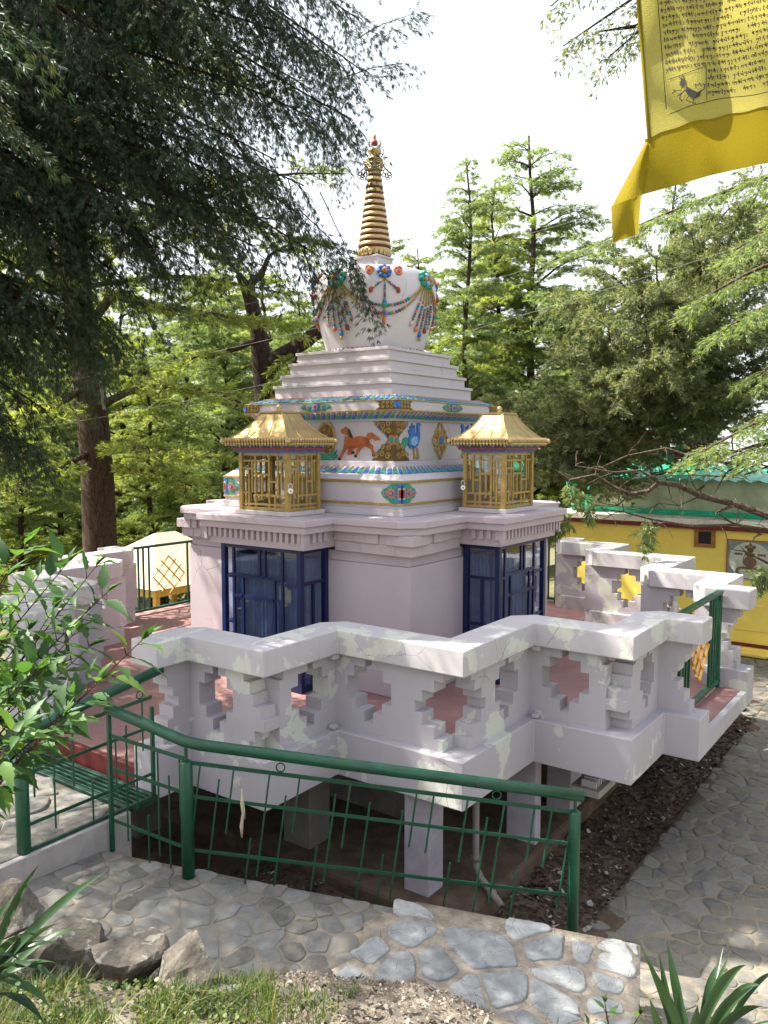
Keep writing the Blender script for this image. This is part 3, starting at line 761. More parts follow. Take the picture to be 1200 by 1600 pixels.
for k, s in ((0, 1), (1, -1), (0, -1), (1, 1)):
    mb = MB(); e = .992
    relief(mb, k, .99, [(s * e, 2.591), (s * (e - .25), 2.591), (s * (e - .20), 2.61), (s * (e - .215), 2.63), (s * (e - .20), 2.65), (s * (e - .25), 2.669), (s * e, 2.669)], .009, 0)
    for x in (.06, .11, .16):
        for y in (2.612, 2.648): swirl(mb, k, .99, s * (e - x), y, .017, .011, 1, 1.2, s, .004)
    relief(mb, k, .99, ell(s * (e - .012), 2.63, .022, .032, 12), .016, 2)
    obj('slab_scrollwork', mb, ['gold_dark', 'gold_paint', 'blue'], over)

# dome ---------------------------------------------------------------
DP = [(.515, 3.231), (.53, 3.27), (.566, 3.40), (.605, 3.53), (.640, 3.66), (.659, 3.77), (.665, 3.85), (.659, 3.92), (.640, 3.98), (.605, 4.035), (.55, 4.075), (.46, 4.10), (.3, 4.113), (.12, 4.118)]
dome = obj('dome', MB().lathe(DP, n=80), 'dome', stupa, 0, True)
def DR(z):
    for (r0, z0), (r1, z1) in zip(DP, DP[1:]):
        if z0 <= z <= z1: return r0 + (r1 - r0) * (z - z0) / (z1 - z0)
    return .5
def dp(az, z, d=0.): r = DR(z) + d; return Vector((r * cos(az), r * sin(az), z))
ringm = MB(); ringm.lathe([(.50, 3.231), (.545, 3.233), (.55, 3.243), (.535, 3.255), (.50, 3.256)], n=64)
for j in range(64):
    a = 2 * pi * j / 64; ringm.ball((.547 * cos(a), .547 * sin(a), 3.243), .013, 6, 1 + j % 2)
obj('dome_foot', ringm, ['white', 'blue', 'orange'], dome, 0, True)
BEADS = ['orange', 'blue', 'teal', 'red', 'gold_paint', 'lblue', 'white']
def bead_run(mb, pts, r=.0175, start=0):
    pat = [0, 1, 2, 0, 1, 3, 2]
    acc = 0; last = pts[0]; k = start
    for a, b_ in zip(pts, pts[1:]):
        seg = (b_ - a).length; 
        while acc + seg >= r * 1.95:
            t = (r * 1.95 - acc) / seg; a = a.lerp(b_, t); seg = (b_ - a).length; acc = 0
            mb.ball(a, r, 8, pat[k % 7]); k += 1
        acc += seg
for q in range(4):
    a0 = q * pi / 2
    g = MB()
    for (zc, zl, dz) in ((3.90, 3.655, 0), (3.88, 3.575, 1)):
        pts = []
        for i in range(41):
            t = i / 40; az = a0 + .10 + (pi / 2 - .20) * t
            z = zl + (zc - zl) * abs(2 * t - 1) ** 2.1; pts.append(dp(az, z, .012))
        cut = 8 if dz == 0 else 9
        g.tube(pts[:cut + 1], .009, 5, 4); g.tube(pts[40 - cut:], .009, 5, 4)
        bead_run(g, pts[cut:41 - cut], .0170)
        m_ = dp(a0 + pi / 4, zl, .02)
        g.ball(m_, .034 if dz else .03, 12, 0 if dz else 2); 
        if dz:
            g.ball(dp(a0 + pi / 4, zl, .04), .024, 10, 1); g.ball(dp(a0 + pi / 4, zl - .055, .014), .022, 8, 0); g.ball(dp(a0 + pi / 4, zl - .085, .012), .014, 8, 4, 1.6)
    obj('garland', g, BEADS, dome, 0, True)
    # blue flower with tassels, in the middle of each swag
    g = MB(); az = a0 + pi / 4; zc = 3.99
    N_ = dp(az, zc, 0.02); X = Vector((-sin(az), cos(az), 0)); Y = Vector((-.35 * cos(az), -.35 * sin(az), .93))
    for j in range(8):
        b_ = 2 * pi * j / 8; g.ball(N_ + X * .052 * cos(b_) + Y * .052 * sin(b_), .026, 8, 1)
    nn = Vector((cos(az), sin(az), .3)) * .02
    g.ball(N_ + nn, .034, 10, 4); g.ball(N_ + nn * 1.9, .026, 10, 0)
    for sgn in (-1, 0, 1):
        pts = [dp(az + sgn * .1 * i / 5 * 2.1, zc - .07 - (.15 if sgn else .235) * i / 5 * (.75 if sgn else 1), .014) for i in range(6)]
        g.tube(pts[:3], .007, 5, 4); bead_run(g, pts[1:], .0135, sgn + 1); g.ball(pts[-1], .022, 8, 3 if sgn else 1, 1.5)
        if not sgn: g.ball(pts[-1] - Vector((0, 0, .05)), .017, 8, 4, 1.4)
    for sgn in (-1, 1):        # coral cloud curls either side
        for dx, dz_ in ((.0, 0), (.045, .012), (.022, -.022)):
            g.ring(dp(az + sgn * (.21 + dx), 4.015 + dz_, .012), X, Y, .024, .013, 12, 6, 0)
    obj('flower_pendant', g, BEADS, dome, 0, True)
    # leafy flower cluster with the fan of bead tassels
    g = MB(); az = a0
    X = Vector((-sin(az), cos(az), 0)); Y = Vector((-.2 * cos(az), -.2 * sin(az), .97)); N_ = dp(az, 3.95, .012)
    for j in range(9):
        b_ = 2 * pi * j / 9 + .3; g.ball(N_ + X * .085 * cos(b_) + Y * .075 * sin(b_), .034, 8, 2)
    for j in range(6):
        b_ = 2 * pi * j / 6; g.ball(N_ + X * .045 * cos(b_) + Y * .045 * sin(b_) + Vector((cos(az), sin(az), 0)) * .025, .028, 8, 4 if j % 2 else 5)
    g.ball(N_ + Vector((cos(az), sin(az), 0)) * .05, .024, 8, 0)
    for i_, sgn in enumerate((-2, -1, 0, 1, 2)):
        zl = 3.50 - .05 * (2 - abs(sgn))
        pts = [dp(az + sgn * .115 * (i / 9) ** .8 + sgn * .02, 3.90 - (3.90 - zl) * i / 9, .014) for i in range(10)]
        g.tube(pts[:5], .008, 5, 4); bead_run(g, pts[4:], .0140, i_); g.ball(pts[-1], .022, 8, (6, 0, 1, 3, 6)[i_], 1.5)
        if sgn == 0: g.ball(pts[-1] - Vector((0, 0, .045)), .016, 8, 4, 1.5)
    obj('tassel_cluster', g, BEADS, dome, 0, True)

hm = MB().box(-.14, .14, -.14, .14, 4.11, 4.262); hm.box(-.155, .155, -.155, .155, 4.243, 4.262)
obj('harmika', hm, 'white', stupa, .004)
sp = MB(); sp.lathe([(.13, 4.263), (.165, 4.30), (.178, 4.335), (.165, 4.352)], n=40)
for j in range(18):
    a = 2 * pi * j / 18; sp.ball((.150 * cos(a), .150 * sin(a), 4.305), .034, 8, 0, 1.25)
spire = obj('spire_lotus', sp, 'gold', stupa, 0, True)
sp = MB(); nr = 13; z0, z1 = 4.352, 5.165
for i in range(nr):
    t = i / nr; za = z0 + (z1 - z0) * t; dz = (z1 - z0) / nr; r = .172 - .112 * t - (.0 if i else -.004)
    r2 = .172 - .112 * (t + 1. / nr)
    sp.lathe([(r - .010, za), (r - .001, za + dz * .04), (r - .002, za + dz * .32), (r - .006, za + dz * .36)], n=40, mi=1)
    sp.lathe([(r - .004, za + dz * .34), (r + .004, za + dz * .38), (r + .005, za + dz * .5), (r2 + .006, za + dz * .95), (r2 - .004, za + dz)], n=40, mi=0)
obj('spire_rings', sp, ['gold', 'maroon'], stupa, 0, True)
tp = MB()
for i in range(16):    # openwork crown
    a = 2 * pi * i / 16; X = Vector((-sin(a), cos(a), 0)); c_ = Vector((.083 * cos(a), .083 * sin(a), 5.225))
    tp.ring(c_, X, (0, 0, 1), .021, .006, 10, 5); tp.ring(c_ + Vector((0, 0, .032)), X, (0, 0, 1), .014, .005, 10, 5)
tp.lathe([(.07, 5.166), (.088, 5.18), (.078, 5.192)], n=24); tp.lathe([(.08, 5.272), (.094, 5.285), (.07, 5.30), (.05, 5.32), (.068, 5.36), (.076, 5.39), (.06, 5.395)], n=24)
crown = obj('spire_crown', tp, 'gold', stupa, 0, True)
fl = MB()
for s in (-1, 1):
    X = Vector((-.589, .808, 0)) * s
    for (x, z, r) in ((.09, 5.20, .022), (.12, 5.165, .026), (.155, 5.14, .022), (.13, 5.12, .02), (.10, 5.13, .022), (.165, 5.11, .016), (.14, 5.095, .016), (.085, 5.23, .015), (.10, 5.25, .014)):
        fl.ring(X * x + Vector((0, 0, z)), X, (0, 0, 1), r, .0045, 12, 5)
    fl.tube([X * .07 + Vector((0, 0, 5.27)), X * .11 + Vector((0, 0, 5.20)), X * .185 + Vector((0, 0, 5.13))], .006, 5)
    fl.tube([X * .06 + Vector((0, 0, 5.30)), X * .10 + Vector((0, 0, 5.36)), X * .085 + Vector((0, 0, 5.42))], .005, 5)
obj('filigree_wing', fl, 'gold_dark', stupa, 0, True)
mn = MB(); X = Vector((-.589, .808, 0))
mn.tube([X * (.062 * sin(a)) + Vector((0, 0, 5.455 - .062 * cos(a))) for a in [(-2.2 + 4.4 * i / 16) for i in range(17)]], [.004 + .018 * (1 - abs(i - 8) / 8) for i in range(17)], 8, 0)
mn.ball((0, 0, 5.462), .036, 10, 1); mn.ball((0, 0, 5.525), .018, 8, 2, 1.9)
obj('moon_and_sun', mn, ['white', 'red', 'gold'], stupa, 0, True)

# ================================================================== GOLDEN LAMP CASES
def lamp_case(k, label):
    r = thing('lamp_case', label, 'lamp case', rot(k, 1.527, 0) + (1.603,), 'golden lamp cases on the stupa')
    LU, LI, LA, Z0, Z1 = 1.755, 1.299, .313, 1.645, 2.185
    m = MB(); rbox(m, k, LI - .03, LU + .03, -LA - .03, LA + .03, 1.6035, Z0)
    obj('case_base', m, 'white', r, .006)
    fr = MB(); p = .02
    rects = []
    for u in (LI, LU - p * 2):
        for v in (-LA, LA - 2 * p): rbox(fr, k, u, u + 2 * p, v, v + 2 * p, Z0 + .001, Z1)
    def lat(put, W, flip):
        """irregular lattice; put(x0, x1, z0, z1) with x from 0 to 1"""
        b_ = .0095
        V = [(.30, 0, 1), (.62, 0, 1), (.14, 0, .62), (.22, .30, .86), (.45, .18, .62), (.82, .25, 1), (.75, 0, .25), (.90, .5, .86)]
        H = [(.10, 0, 1), (.26, .30, 1), (.86, 0, .62), (.72, 0, .30), (.62, .30, .62), (.50, .62, .82), (.86, .82, 1), (.30, 0, .14)]
        for x, z0, z1 in V:
            x = 1 - x if flip else x; put(x - b_ / W, x + b_ / W, z0, z1, 0)
        for z, x0, x1 in H:
            if flip: x0, x1 = 1 - x1, 1 - x0
            put(x0, x1, z - b_ / (Z1 - Z0), z + b_ / (Z1 - Z0), 1)
        for z in (.0, 1.): put(0, 1, max(0, z - .05), min(1, z + .05), 1)
    e = 2 * p
    def zz(t): return Z0 + .004 + (Z1 - Z0 - .006) * t
    for u, s in ((LU, 1), (LI, -1)):
        lat(lambda a, b_, c, d, j: rbox(fr, k, u - s * (.012 + .001 * j), u - s * (.028 - .001 * j), -LA + e + (2 * LA - 2 * e) * a, -LA + e + (2 * LA - 2 * e) * b_, zz(c), zz(d)), 2 * LA - 2 * e, False)
    for v, s in ((LA, 1), (-LA, -1)):
        lat(lambda a, b_, c, d, j: rbox(fr, k, LI + e + (LU - LI - 2 * e) * a, LI + e + (LU - LI - 2 * e) * b_, v - s * (.012 + .001 * j), v - s * (.028 - .001 * j), zz(c), zz(d)), LU - LI - 2 * e, True)
    obj('lattice_frame', fr, 'gold_paint', r)
    gl = MB()
    for u in (LI + .020, LU - .022): rbox(gl, k, u, u + .002, -LA + .03, LA - .03, Z0 + .01, Z1 - .01)
    for v in (-LA + .020, LA - .022): rbox(gl, k, LI + .03, LU - .03, v, v + .002, Z0 + .01, Z1 - .01)
    obj('pane', gl, 'glass_clear', r)
    cu, hu, hv = (LU + LI) / 2, (LU - LI) / 2, LA
    def ringbox(mb, d, z0, z1, mi): rbox(mb, k, cu - hu - d, cu + hu + d, -hv - d, hv + d, z0, z1, mi)
    bd = MB(); ringbox(bd, .012, Z1, Z1 + .022, 0); ringbox(bd, .035, Z1 + .0225, Z1 + .045, 1); ringbox(bd, .045, Z1 + .0455, Z1 + .075, 2)
    def along(fn, d, n1, n2):
        for s in (-1, 1):
            for j in range(n1): fn(cu + s * (hu + d), -hv - d + 2 * (hv + d) * (j + .5) / n1, 0)
            for j in range(n2): fn(cu - hu - d + 2 * (hu + d) * (j + .5) / n2, s * (hv + d), 1)
    cnt = [0]
    def bud(u, v, ax):
        cnt[0] += 1; x, y = rot(k, u, v); bd.ball((x, y, Z1 + .060), .016, 6, (0, 3, 4)[cnt[0] % 3], .8)
    along(bud, .045, 16, 13)
    obj('painted_band', bd, ['blue', 'red', 'maroon', 'teal', 'lblue'], r)
    ro = MB(); EV = .092; ZE = Z1 + .085
    ringbox(ro, EV - .006, ZE - .008, ZE + .028, 0)
    def sc_(u, v, ax):
        x, y = rot(k, u, v); ro.ball((x, y, ZE + .030), .017, 7, 0, 1.5); ro.ball((x, y, ZE - .006), .014, 6, 0, 1.3)
    along(sc_, EV, 22, 18)
    for su in (-1, 1):
        for sv in (-1, 1):
            x, y = rot(k, cu + su * (hu + EV + .012), sv * (hv + EV + .012)); ro.ball((x, y, ZE + .02), .027, 8)
    # concave hipped sheet roof with standing seams
    prof = [(1.0, 0), (.80, .055), (.62, .115), (.46, .185), (.34, .26)]
    top = []
    for t, dz in prof: top.append(((hu + EV - .01) * t, (hv + EV - .01) * t, ZE + .026 + dz))
    vs = []
    for a, b_, z in top:
        for su, sv in ((-1, -1), (1, -1), (1, 1), (-1, 1)):
            x, y = rot(k, cu + su * a, sv * b_); vs.append((x, y, z))
    n = len(top)
    ro.add(vs, [(i * 4 + j, i * 4 + (j + 1) % 4, (i + 1) * 4 + (j + 1) % 4, (i + 1) * 4 + j) for i in range(n - 1) for j in range(4)] + [(4 * n - 4, 4 * n - 3, 4 * n - 2, 4 * n - 1)], 0)
    for j in range(4):
        for q in (0, .33, .67):
            pts = []
            for i in range(n):
                a = Vector(vs[i * 4 + j]); b_ = Vector(vs[i * 4 + (j + 1) % 4]); pts.append(a.lerp(b_, q) + Vector((0, 0, .003)))
            ro.tube(pts, .007 if q == 0 else .004, 5, 0)
    zt = top[-1][2]; rbox(ro, k, cu - .34 * (hu + EV) - .008, cu + .34 * (hu + EV) + .008, -.34 * (hv + EV) - .008, .34 * (hv + EV) + .008, zt - .004, zt + .012)
    obj('roof', ro, 'gold', r, 0, False)
    x, y = rot(k, cu, 0)
    obj('finial', MB().lathe([(.022, zt + .012), (.03, zt + .022), (.018, zt + .034), (.030, zt + .05), (.022, zt + .066), (.006, zt + .08)], (x, y), 14), 'gold', r, 0, True)
    # brass butter lamps inside
    lp = MB()
    for v in (-.16, 0, .16):
        x, y = rot(k, cu, v); lp.lathe([(.03, Z0 + .002), (.012, Z0 + .02), (.012, Z0 + .05), (.045, Z0 + .085), (.047, Z0 + .10)], (x, y), 14)
    obj('butter_lamp', lp, 'gold', r, 0, True)
    return r
lamp_case(0, 'golden lattice lamp case with white padlock before the horse frieze, nearer the left')
lamp_case(1, 'golden lattice lamp case at the right of the peacock frieze')
def padlock(name, c, ax, lab):
    r = thing(name, lab, 'padlock', c)
    mb = MB(); c = Vector(c); X = Vector(ax); N = X.cross(Vector((0, 0, 1)))
    pts = lambda R: [(R * cos(a * pi / 12), R * sin(a * pi / 12)) for a in range(24)]
    mb.plate(pts(.026), c - N * .008, X, (0, 0, 1), .016)
    obj('lock_body', mb, 'steel', r, .003)
    s = MB(); s.tube([c + X * (.017 * cos(a)) + Vector((0, 0, .022 + (.028 + .017 * sin(a) if True else 0))) for a in [pi * i / 8 for i in range(9)]] , .0045, 6)
    s.tube([c + X * .017 + Vector((0, 0, .02)), c + X * .017 + Vector((0, 0, .05))], .0045, 6); s.tube([c - X * .017 + Vector((0, 0, .02)), c - X * .017 + Vector((0, 0, .05))], .0045, 6)
    obj('shackle', s, 'steel', r, 0, True)
    obj('keyhole', MB().plate(pts(.007), c + N * .0082, X, (0, 0, 1), .0012), 'black', r)
padlock('padlock', (1.758, .345, 1.84), (-.7, .7, 0), 'round silver padlock hanging on the corner of the left golden case')
padlock('padlock', (.345, 1.32, 1.84), (-.7, .7, 0), 'small dull padlock at the inner edge of the right golden case')

# ================================================================== GROUND
rng = np.random.default_rng(11)
def hash_noise(x, y, s):
    """smooth value noise on a lattice of size s"""
    x = np.asarray(x, float) / s; y = np.asarray(y, float) / s
    xi, yi = np.floor(x).astype(int), np.floor(y).astype(int); fx, fy = x - xi, y - yi
    fx, fy = fx * fx * (3 - 2 * fx), fy * fy * (3 - 2 * fy)
    def hsh(a, b): return np.modf(np.abs(np.sin(a * 127.1 + b * 311.7) * 43758.5453))[0]
    return (hsh(xi, yi) * (1 - fx) + hsh(xi + 1, yi) * fx) * (1 - fy) + (hsh(xi, yi + 1) * (1 - fx) + hsh(xi + 1, yi + 1) * fx) * fy
def terrain(x, y):
    """soil level: a flat cut round the terrace, the slope falling away to the left, a hill rising behind the yellow house"""
    x, y = np.asarray(x, float), np.asarray(y, float)
    z = -1.16 + 0 * x
    z = z - np.clip(-y - 4.5, 0, 30) * .16 + np.clip(-x - 9.5, 0, 60) * .12 * np.clip((y + 12) / 14, 0, 1)
    z = z - np.clip(-x - 5, 0, 40) * .10 * np.clip((-y - 2) / 5, 0, 1)
    return z + (hash_noise(x, y, 3.) - .5) * .25 * np.clip((np.hypot(x, y) - 6.5) / 3, 0, 1)
def grid(name, xs, ys, zf, mat, kind='structure', smooth=True):
    X, Y = np.meshgrid(xs, ys, indexing='ij'); Z = zf(X, Y)
    v = np.stack([X, Y, Z], -1).reshape(-1, 3); nx, ny = len(xs), len(ys)
    i = (np.arange(nx - 1)[:, None] * ny + np.arange(ny - 1)[None]).reshape(-1)
    o = np_obj(name, v, np.stack([i, i + ny, i + ny + 1, i + 1], -1), mat, None, None, smooth)
    return tag(o, kind=kind)
def ax(n0, n1, far): 
    a = np.linspace(-n0, n0, n1); b = n0 * (far / n0) ** (np.linspace(0, 1, 16)[1:]); return np.concatenate([-b[::-1], a, b])
grid('ground', ax(30, 80, 140), ax(30, 80, 140), terrain, 'ground')
def soil_z(x, y): return -1.0 - np.clip(y - 2.75, 0, 1) * .16 + (hash_noise(x, y, .5) - .5) * .07 + (hash_noise(x, y, .14) - .5) * .035
grid('soil', np.arange(-4., 4.35, .06), np.arange(-1.5, 3.55, .06), soil_z, 'soil')
def chips(name, n, fx, fz, size, mat, lab=None, flat=.35):
    pts = fx(n); k = len(pts); z = fz(pts[:, 0], pts[:, 1])
    a = rng.uniform(0, 2 * pi, k); s = size * rng.lognormal(0, .5, k); as_ = rng.uniform(.35, .9, k)
    tx, ty = rng.normal(0, flat, k), rng.normal(0, flat, k)
    c, s_ = np.cos(a), np.sin(a)
    ang = np.array([0.2, 1.5, 2.6, 3.9, 5.2]); out = []
    for t in ang:
        jit = rng.uniform(.7, 1.2, k); lx, ly = np.cos(t) * s * jit, np.sin(t) * s * as_ * jit
        px, py = lx * c - ly * s_, lx * s_ + ly * c
        out.append(np.stack([pts[:, 0] + px, pts[:, 1] + py, z + .012 + px * tx + py * ty], -1))
    v = np.stack(out, 1).reshape(-1, 3); f = np.arange(k * 5).reshape(k, 5)
    return tag(np_obj(name, v, f, mat, None, rng.random(k) ** 1.6), kind='stuff')
def soil_pts(n):
    x = rng.uniform(-3.6, 3.6, n * 2); y = rng.uniform(2.0, 3.36, n * 2); k = (y > 2.76) | (x > 2.8)
    e = rng.uniform(2.8, 4.1, n // 2), rng.uniform(.9, 2.9, n // 2)
    return np.concatenate([np.stack([x[k], y[k]], -1), np.stack(e, -1)])[:int(n * 1.3)]
chips('leaf_litter', 9000, soil_pts, soil_z, .0135, 'chips')

# ---- flagstones ------------------------------------------------------
def clip_half(poly, p, n):
    out = []; k = len(poly)
    for i in range(k):
        a, b = poly[i], poly[(i + 1) % k]
        da = (a[0] - p[0]) * n[0] + (a[1] - p[1]) * n[1]; db = (b[0] - p[0]) * n[0] + (b[1] - p[1]) * n[1]
        if da <= 0: out.append(a)
        if da * db < 0:
            t = da / (da - db); out.append((a[0] + (b[0] - a[0]) * t, a[1] + (b[1] - a[1]) * t))
    return out
def inside(poly, x, y):
    c = False; n = len(poly)
    for i in range(n):
        (x0, y0), (x1, y1) = poly[i], poly[(i + 1) % n]
        if (y0 > y) != (y1 > y) and x < (x1 - x0) * (y - y0) / (y1 - y0) + x0: c = not c
    return c
def flagstones(name, poly, zf, size, gap, relief, thick, mats, lab=None, hole=None, seed=1, kind='structure', ratio=1.35, nclip=None):
    """a paving sheet: mortar bed with separate irregular stones standing a little proud of it"""
    R = random.Random(seed)
    xs = [p[0] for p in poly]; ys = [p[1] for p in poly]
    pts = []
    tries = int(14 * (max(xs) - min(xs)) * (max(ys) - min(ys)) / size ** 2)
    for _ in range(int(tries * 1.3)):
        x, y = R.uniform(min(xs) - size, max(xs) + size), R.uniform(min(ys) - size, max(ys) + size)
        if hole and inside(hole, x, y) and min(math.hypot(x - a, y - b) for a, b in hole) > size: continue
        sz = size * R.choice((.45, .6, .75, .95, 1.15))
        if all(((x - a) ** 2 + ((y - b) / ratio * 1.2) ** 2) > (sz * .82) ** 2 for a, b in pts): pts.append((x, y))
    a = sum(poly[i][0] * poly[(i + 1) % len(poly)][1] - poly[(i + 1) % len(poly)][0] * poly[i][1] for i in range(len(poly)))
    cedges = [(poly[k], poly[(k + 1) % len(poly)]) for k in range(len(poly))][:nclip]
    if a > 0: cedges = [(p, q) for p, q in cedges]
    else: cedges = [(q, p) for p, q in cedges]
    if a < 0: poly = poly[::-1]
    mb = MB(); tints = []
    # mortar bed, finely gridded so that it follows zf
    n = len(poly); cx, cy = sum(xs) / n, sum(ys) / n
    K = 8; M_ = 24; ringv = []
    for i in range(n):
        (x0, y0), (x1, y1) = poly[i], poly[(i + 1) % n]
        for j in range(M_): ringv.append((x0 + (x1 - x0) * j / M_, y0 + (y1 - y0) * j / M_))
    N = len(ringv); vs = []
    for r in range(K + 1):
        t = 1 - r / K * .999
        vs += [(cx + (x - cx) * t, cy + (y - cy) * t, zf(cx + (x - cx) * t, cy + (y - cy) * t)) for x, y in ringv]
    base = [(x, y, zf(x, y) - thick) for x, y in ringv]
    fs = [(r * N + i, r * N + (i + 1) % N, (r + 1) * N + (i + 1) % N, (r + 1) * N + i) for r in range(K) for i in range(N)]
    o = len(vs); fs += [(o + i, o + (i + 1) % N, (i + 1) % N, i) for i in range(N)]
    mb.add(vs + base, fs, 0); tints += [.5] * len(fs)
    for i, (x, y) in enumerate(pts):
        if not inside(poly, x, y) or (hole and inside(hole, x, y)): continue
        cell = [(x - 3 * size, y - 3 * size), (x + 3 * size, y - 3 * size), (x + 3 * size, y + 3 * size), (x - 3 * size, y + 3 * size)]
        for j, (u, v) in enumerate(pts):
            if j != i and abs(u - x) < 3 * size and abs(v - y) < 3 * size:
                cell = clip_half(cell, ((x + u) / 2, (y + v) / 2), (u - x, v - y))
        for (x0, y0), (x1, y1) in cedges:
            nn = (y1 - y0, -(x1 - x0)); L = math.hypot(*nn)
            ov_ = R.uniform(-.01, .025)
            cell = clip_half(cell, (x0 + nn[0] / L * ov_, y0 + nn[1] / L * ov_), nn)
        if len(cell) < 3: continue
        gx, gy = sum(p[0] for p in cell) / len(cell), sum(p[1] for p in cell) / len(cell)
        rad = max(.03, sum(math.hypot(p[0] - gx, p[1] - gy) for p in cell) / len(cell))
        g = gap * R.uniform(.5, 1.6); s = max(.45, 1 - g / rad)
        cell = [(gx + (p[0] - gx) * s, gy + (p[1] - gy) * s) for p in cell]
        # split edges, roughen, round
        fine = []
        for k in range(len(cell)):
            p, q = cell[k], cell[(k + 1) % len(cell)]; m_ = max(1, int(math.hypot(q[0] - p[0], q[1] - p[1]) / (rad * .45)))
            for j in range(m_):
                t = j / m_; fine.append((p[0] + (q[0] - p[0]) * t + R.uniform(-1, 1) * rad * .085, p[1] + (q[1] - p[1]) * t + R.uniform(-1, 1) * rad * .085))
        cell = fine
        for _ in range(1):
            c2 = []
            for k in range(len(cell)):
                p, q = cell[k], cell[(k + 1) % len(cell)]
                c2 += [(p[0] * .75 + q[0] * .25, p[1] * .75 + q[1] * .25), (p[0] * .25 + q[0] * .75, p[1] * .25 + q[1] * .75)]
            cell = c2
        m_ = len(cell); tilt = (R.uniform(-.05, .05), R.uniform(-.05, .05)); rr = relief * R.uniform(.5, 1.2)
        vs = []
        for s_, dz in ((1., -.02), (.985, rr * .55), (.93, rr * .92), (.6, rr)):
            for p in cell:
                X, Y = gx + (p[0] - gx) * s_, gy + (p[1] - gy) * s_
                vs.append((X, Y, zf(X, Y) + dz + (tilt[0] * (X - gx) + tilt[1] * (Y - gy) + R.uniform(-1, 1) * rr * .14 if dz > 0 else 0)))
        vs.append((gx, gy, zf(gx, gy) + rr * 1.02))
        fs = [(r * m_ + k, r * m_ + (k + 1) % m_, (r + 1) * m_ + (k + 1) % m_, (r + 1) * m_ + k) for r in range(3) for k in range(m_)]
        fs += [(3 * m_ + k, 3 * m_ + (k + 1) % m_, 4 * m_) for k in range(m_)]
        mb.add(vs, fs, 1); tints += [R.random()] * len(fs)
    ob = obj(name, mb, mats, None, 0, True); set_tint(ob, tints)
    return tag(ob, kind=kind)
def zp(u, v): return -.36 - .10 * (v - 1.6) + .012 * sin(u * 5 + v * 3)
PAR = [(3.43, 2.83), (2.906, 3.975), (3.62, 4.21), (4.7, 4.55), (4.75, 3.15), (4.36, 3.02), (4.2, 2.80), (3.98, 2.86), (3.80, 2.72), (3.60, 2.80)]
flagstones('pavement', [(4.27, .945), (3.40, 2.86), (3.2, 3.3), (5.2, 4.2), (6.4, 2.4), (6.3, .945)], zp, .22, .006, .005, .75, ['mortar', 'flag_dark'], hole=PAR, seed=4)
flagstones('stone_parapet', PAR, lambda u, v: zp(u, v) + .075, .30, .024, .012, .9, ['mortar_pale', 'flag_pale'], seed=23, nclip=3)
flagstones('landing', [(4.03, .935), (6.3, .935), (6.3, -2.), (4.03, -2.)], lambda u, v: -.14 + .008 * sin(u * 4 + v * 2), .42, .012, .012, .40, ['mortar', 'flag_dark'], seed=9)
flagstones('path', [(5.6, 3.33), (5.6, 6.4), (-6.3, 6.4), (-6.3, 3.33)], lambda u, v: -1.085, .24, .008, .006, .10, ['mortar_path', 'flag_path'], seed=31)
flagstones('path', [(-2.9, 3.328), (-6.3, 3.328), (-6.3, 1.9), (-4.2, 2.1)], lambda u, v: -1.085, .30, .012, .012, .10, ['mortar_path', 'flag_path'], seed=33)
kb = MB(); kb.box(4.03, 4.95, .937, .985, -.60, -.128)
tag(obj('landing_kerb', kb, 'concrete', None, .01), kind='structure')
# sheltered earth bank the viewer stands on
def bank_z(x, y):
    dx, dy = x - CAM[0], y - CAM[1]; d = -(dx * .8115 + dy * .5844) * -1; lat = dx * -.5844 + dy * .8115
    d = dx * -.8115 + dy * -.5844
    z = .65 - .2 * d - np.clip(d - 3.15, 0, 9) * .36 - np.clip(lat - .15, 0, 9) * .42 - np.clip(d - 4.2, 0, 9) * 1.5
    z = z + (hash_noise(x, y, .35) - .5) * .09 + (hash_noise(x, y, .09) - .5) * .03
    return np.maximum(z, -1.3)
grid('bank', np.arange(3.6, 10.5, .05), np.arange(.4, 9.0, .05), bank_z, 'bank')

# chips, dead needles, grass on the bank
def bank_pts(n, x0, x1, y0, y1, Z0=2.6, Z1=3.8):
    out = []
    while len(out) < n:
        px, py = random.uniform(x0, x1), random.uniform(y0, y1); Zg = random.uniform(Z0, Z1)
        p = at(px, 800, Zg); out.append((p[0], p[1]))
    return np.array(out)
chips('pebbles', 4200, lambda n: bank_pts(n, 300, 780, 0, 0, 2.9, 3.75), bank_z, .0058, 'pebble', flat=.6)
def blades(name, P, zf, length, width, mat, lean=.5, kind='stuff', tint_pow=1.):
    k = len(P); z = zf(P[:, 0], P[:, 1]); L = length * rng.lognormal(0, .35, k); a = rng.uniform(0, 2 * pi, k)
    ln = np.abs(rng.normal(0, lean, k)); d = np.stack([np.cos(a), np.sin(a), 0 * a], -1); s = np.stack([-np.sin(a), np.cos(a), 0 * a], -1)
    b = np.stack([P[:, 0], P[:, 1], z - .005], -1); vs = []
    for t, wd in ((0, 1.), (.55, .8), (1., .08)):
        c = b + d * (ln * L * t ** 1.8)[:, None] + np.array([0, 0, 1.]) * (L * (t - .18 * ln * t * t))[:, None]
        for sg in (-1, 1): vs.append(c + s * (sg * width * wd / 2))
    v = np.stack(vs, 1).reshape(-1, 3); i = np.arange(k)[:, None] * 6
    f = np.concatenate([i + np.array([0, 1, 3, 2]), i + np.array([2, 3, 5, 4])], 0)
    t = rng.random(k) ** tint_pow
    return tag(np_obj(name, v, f, mat, None, np.concatenate([t, t])), kind=kind)
gp = np.concatenate([bank_pts(9500, -120, 420, 0, 0, 2.7, 3.62), bank_pts(500, 400, 560, 0, 0, 2.9, 3.3)])
gp = gp[hash_noise(gp[:, 0], gp[:, 1], .16) > .30]
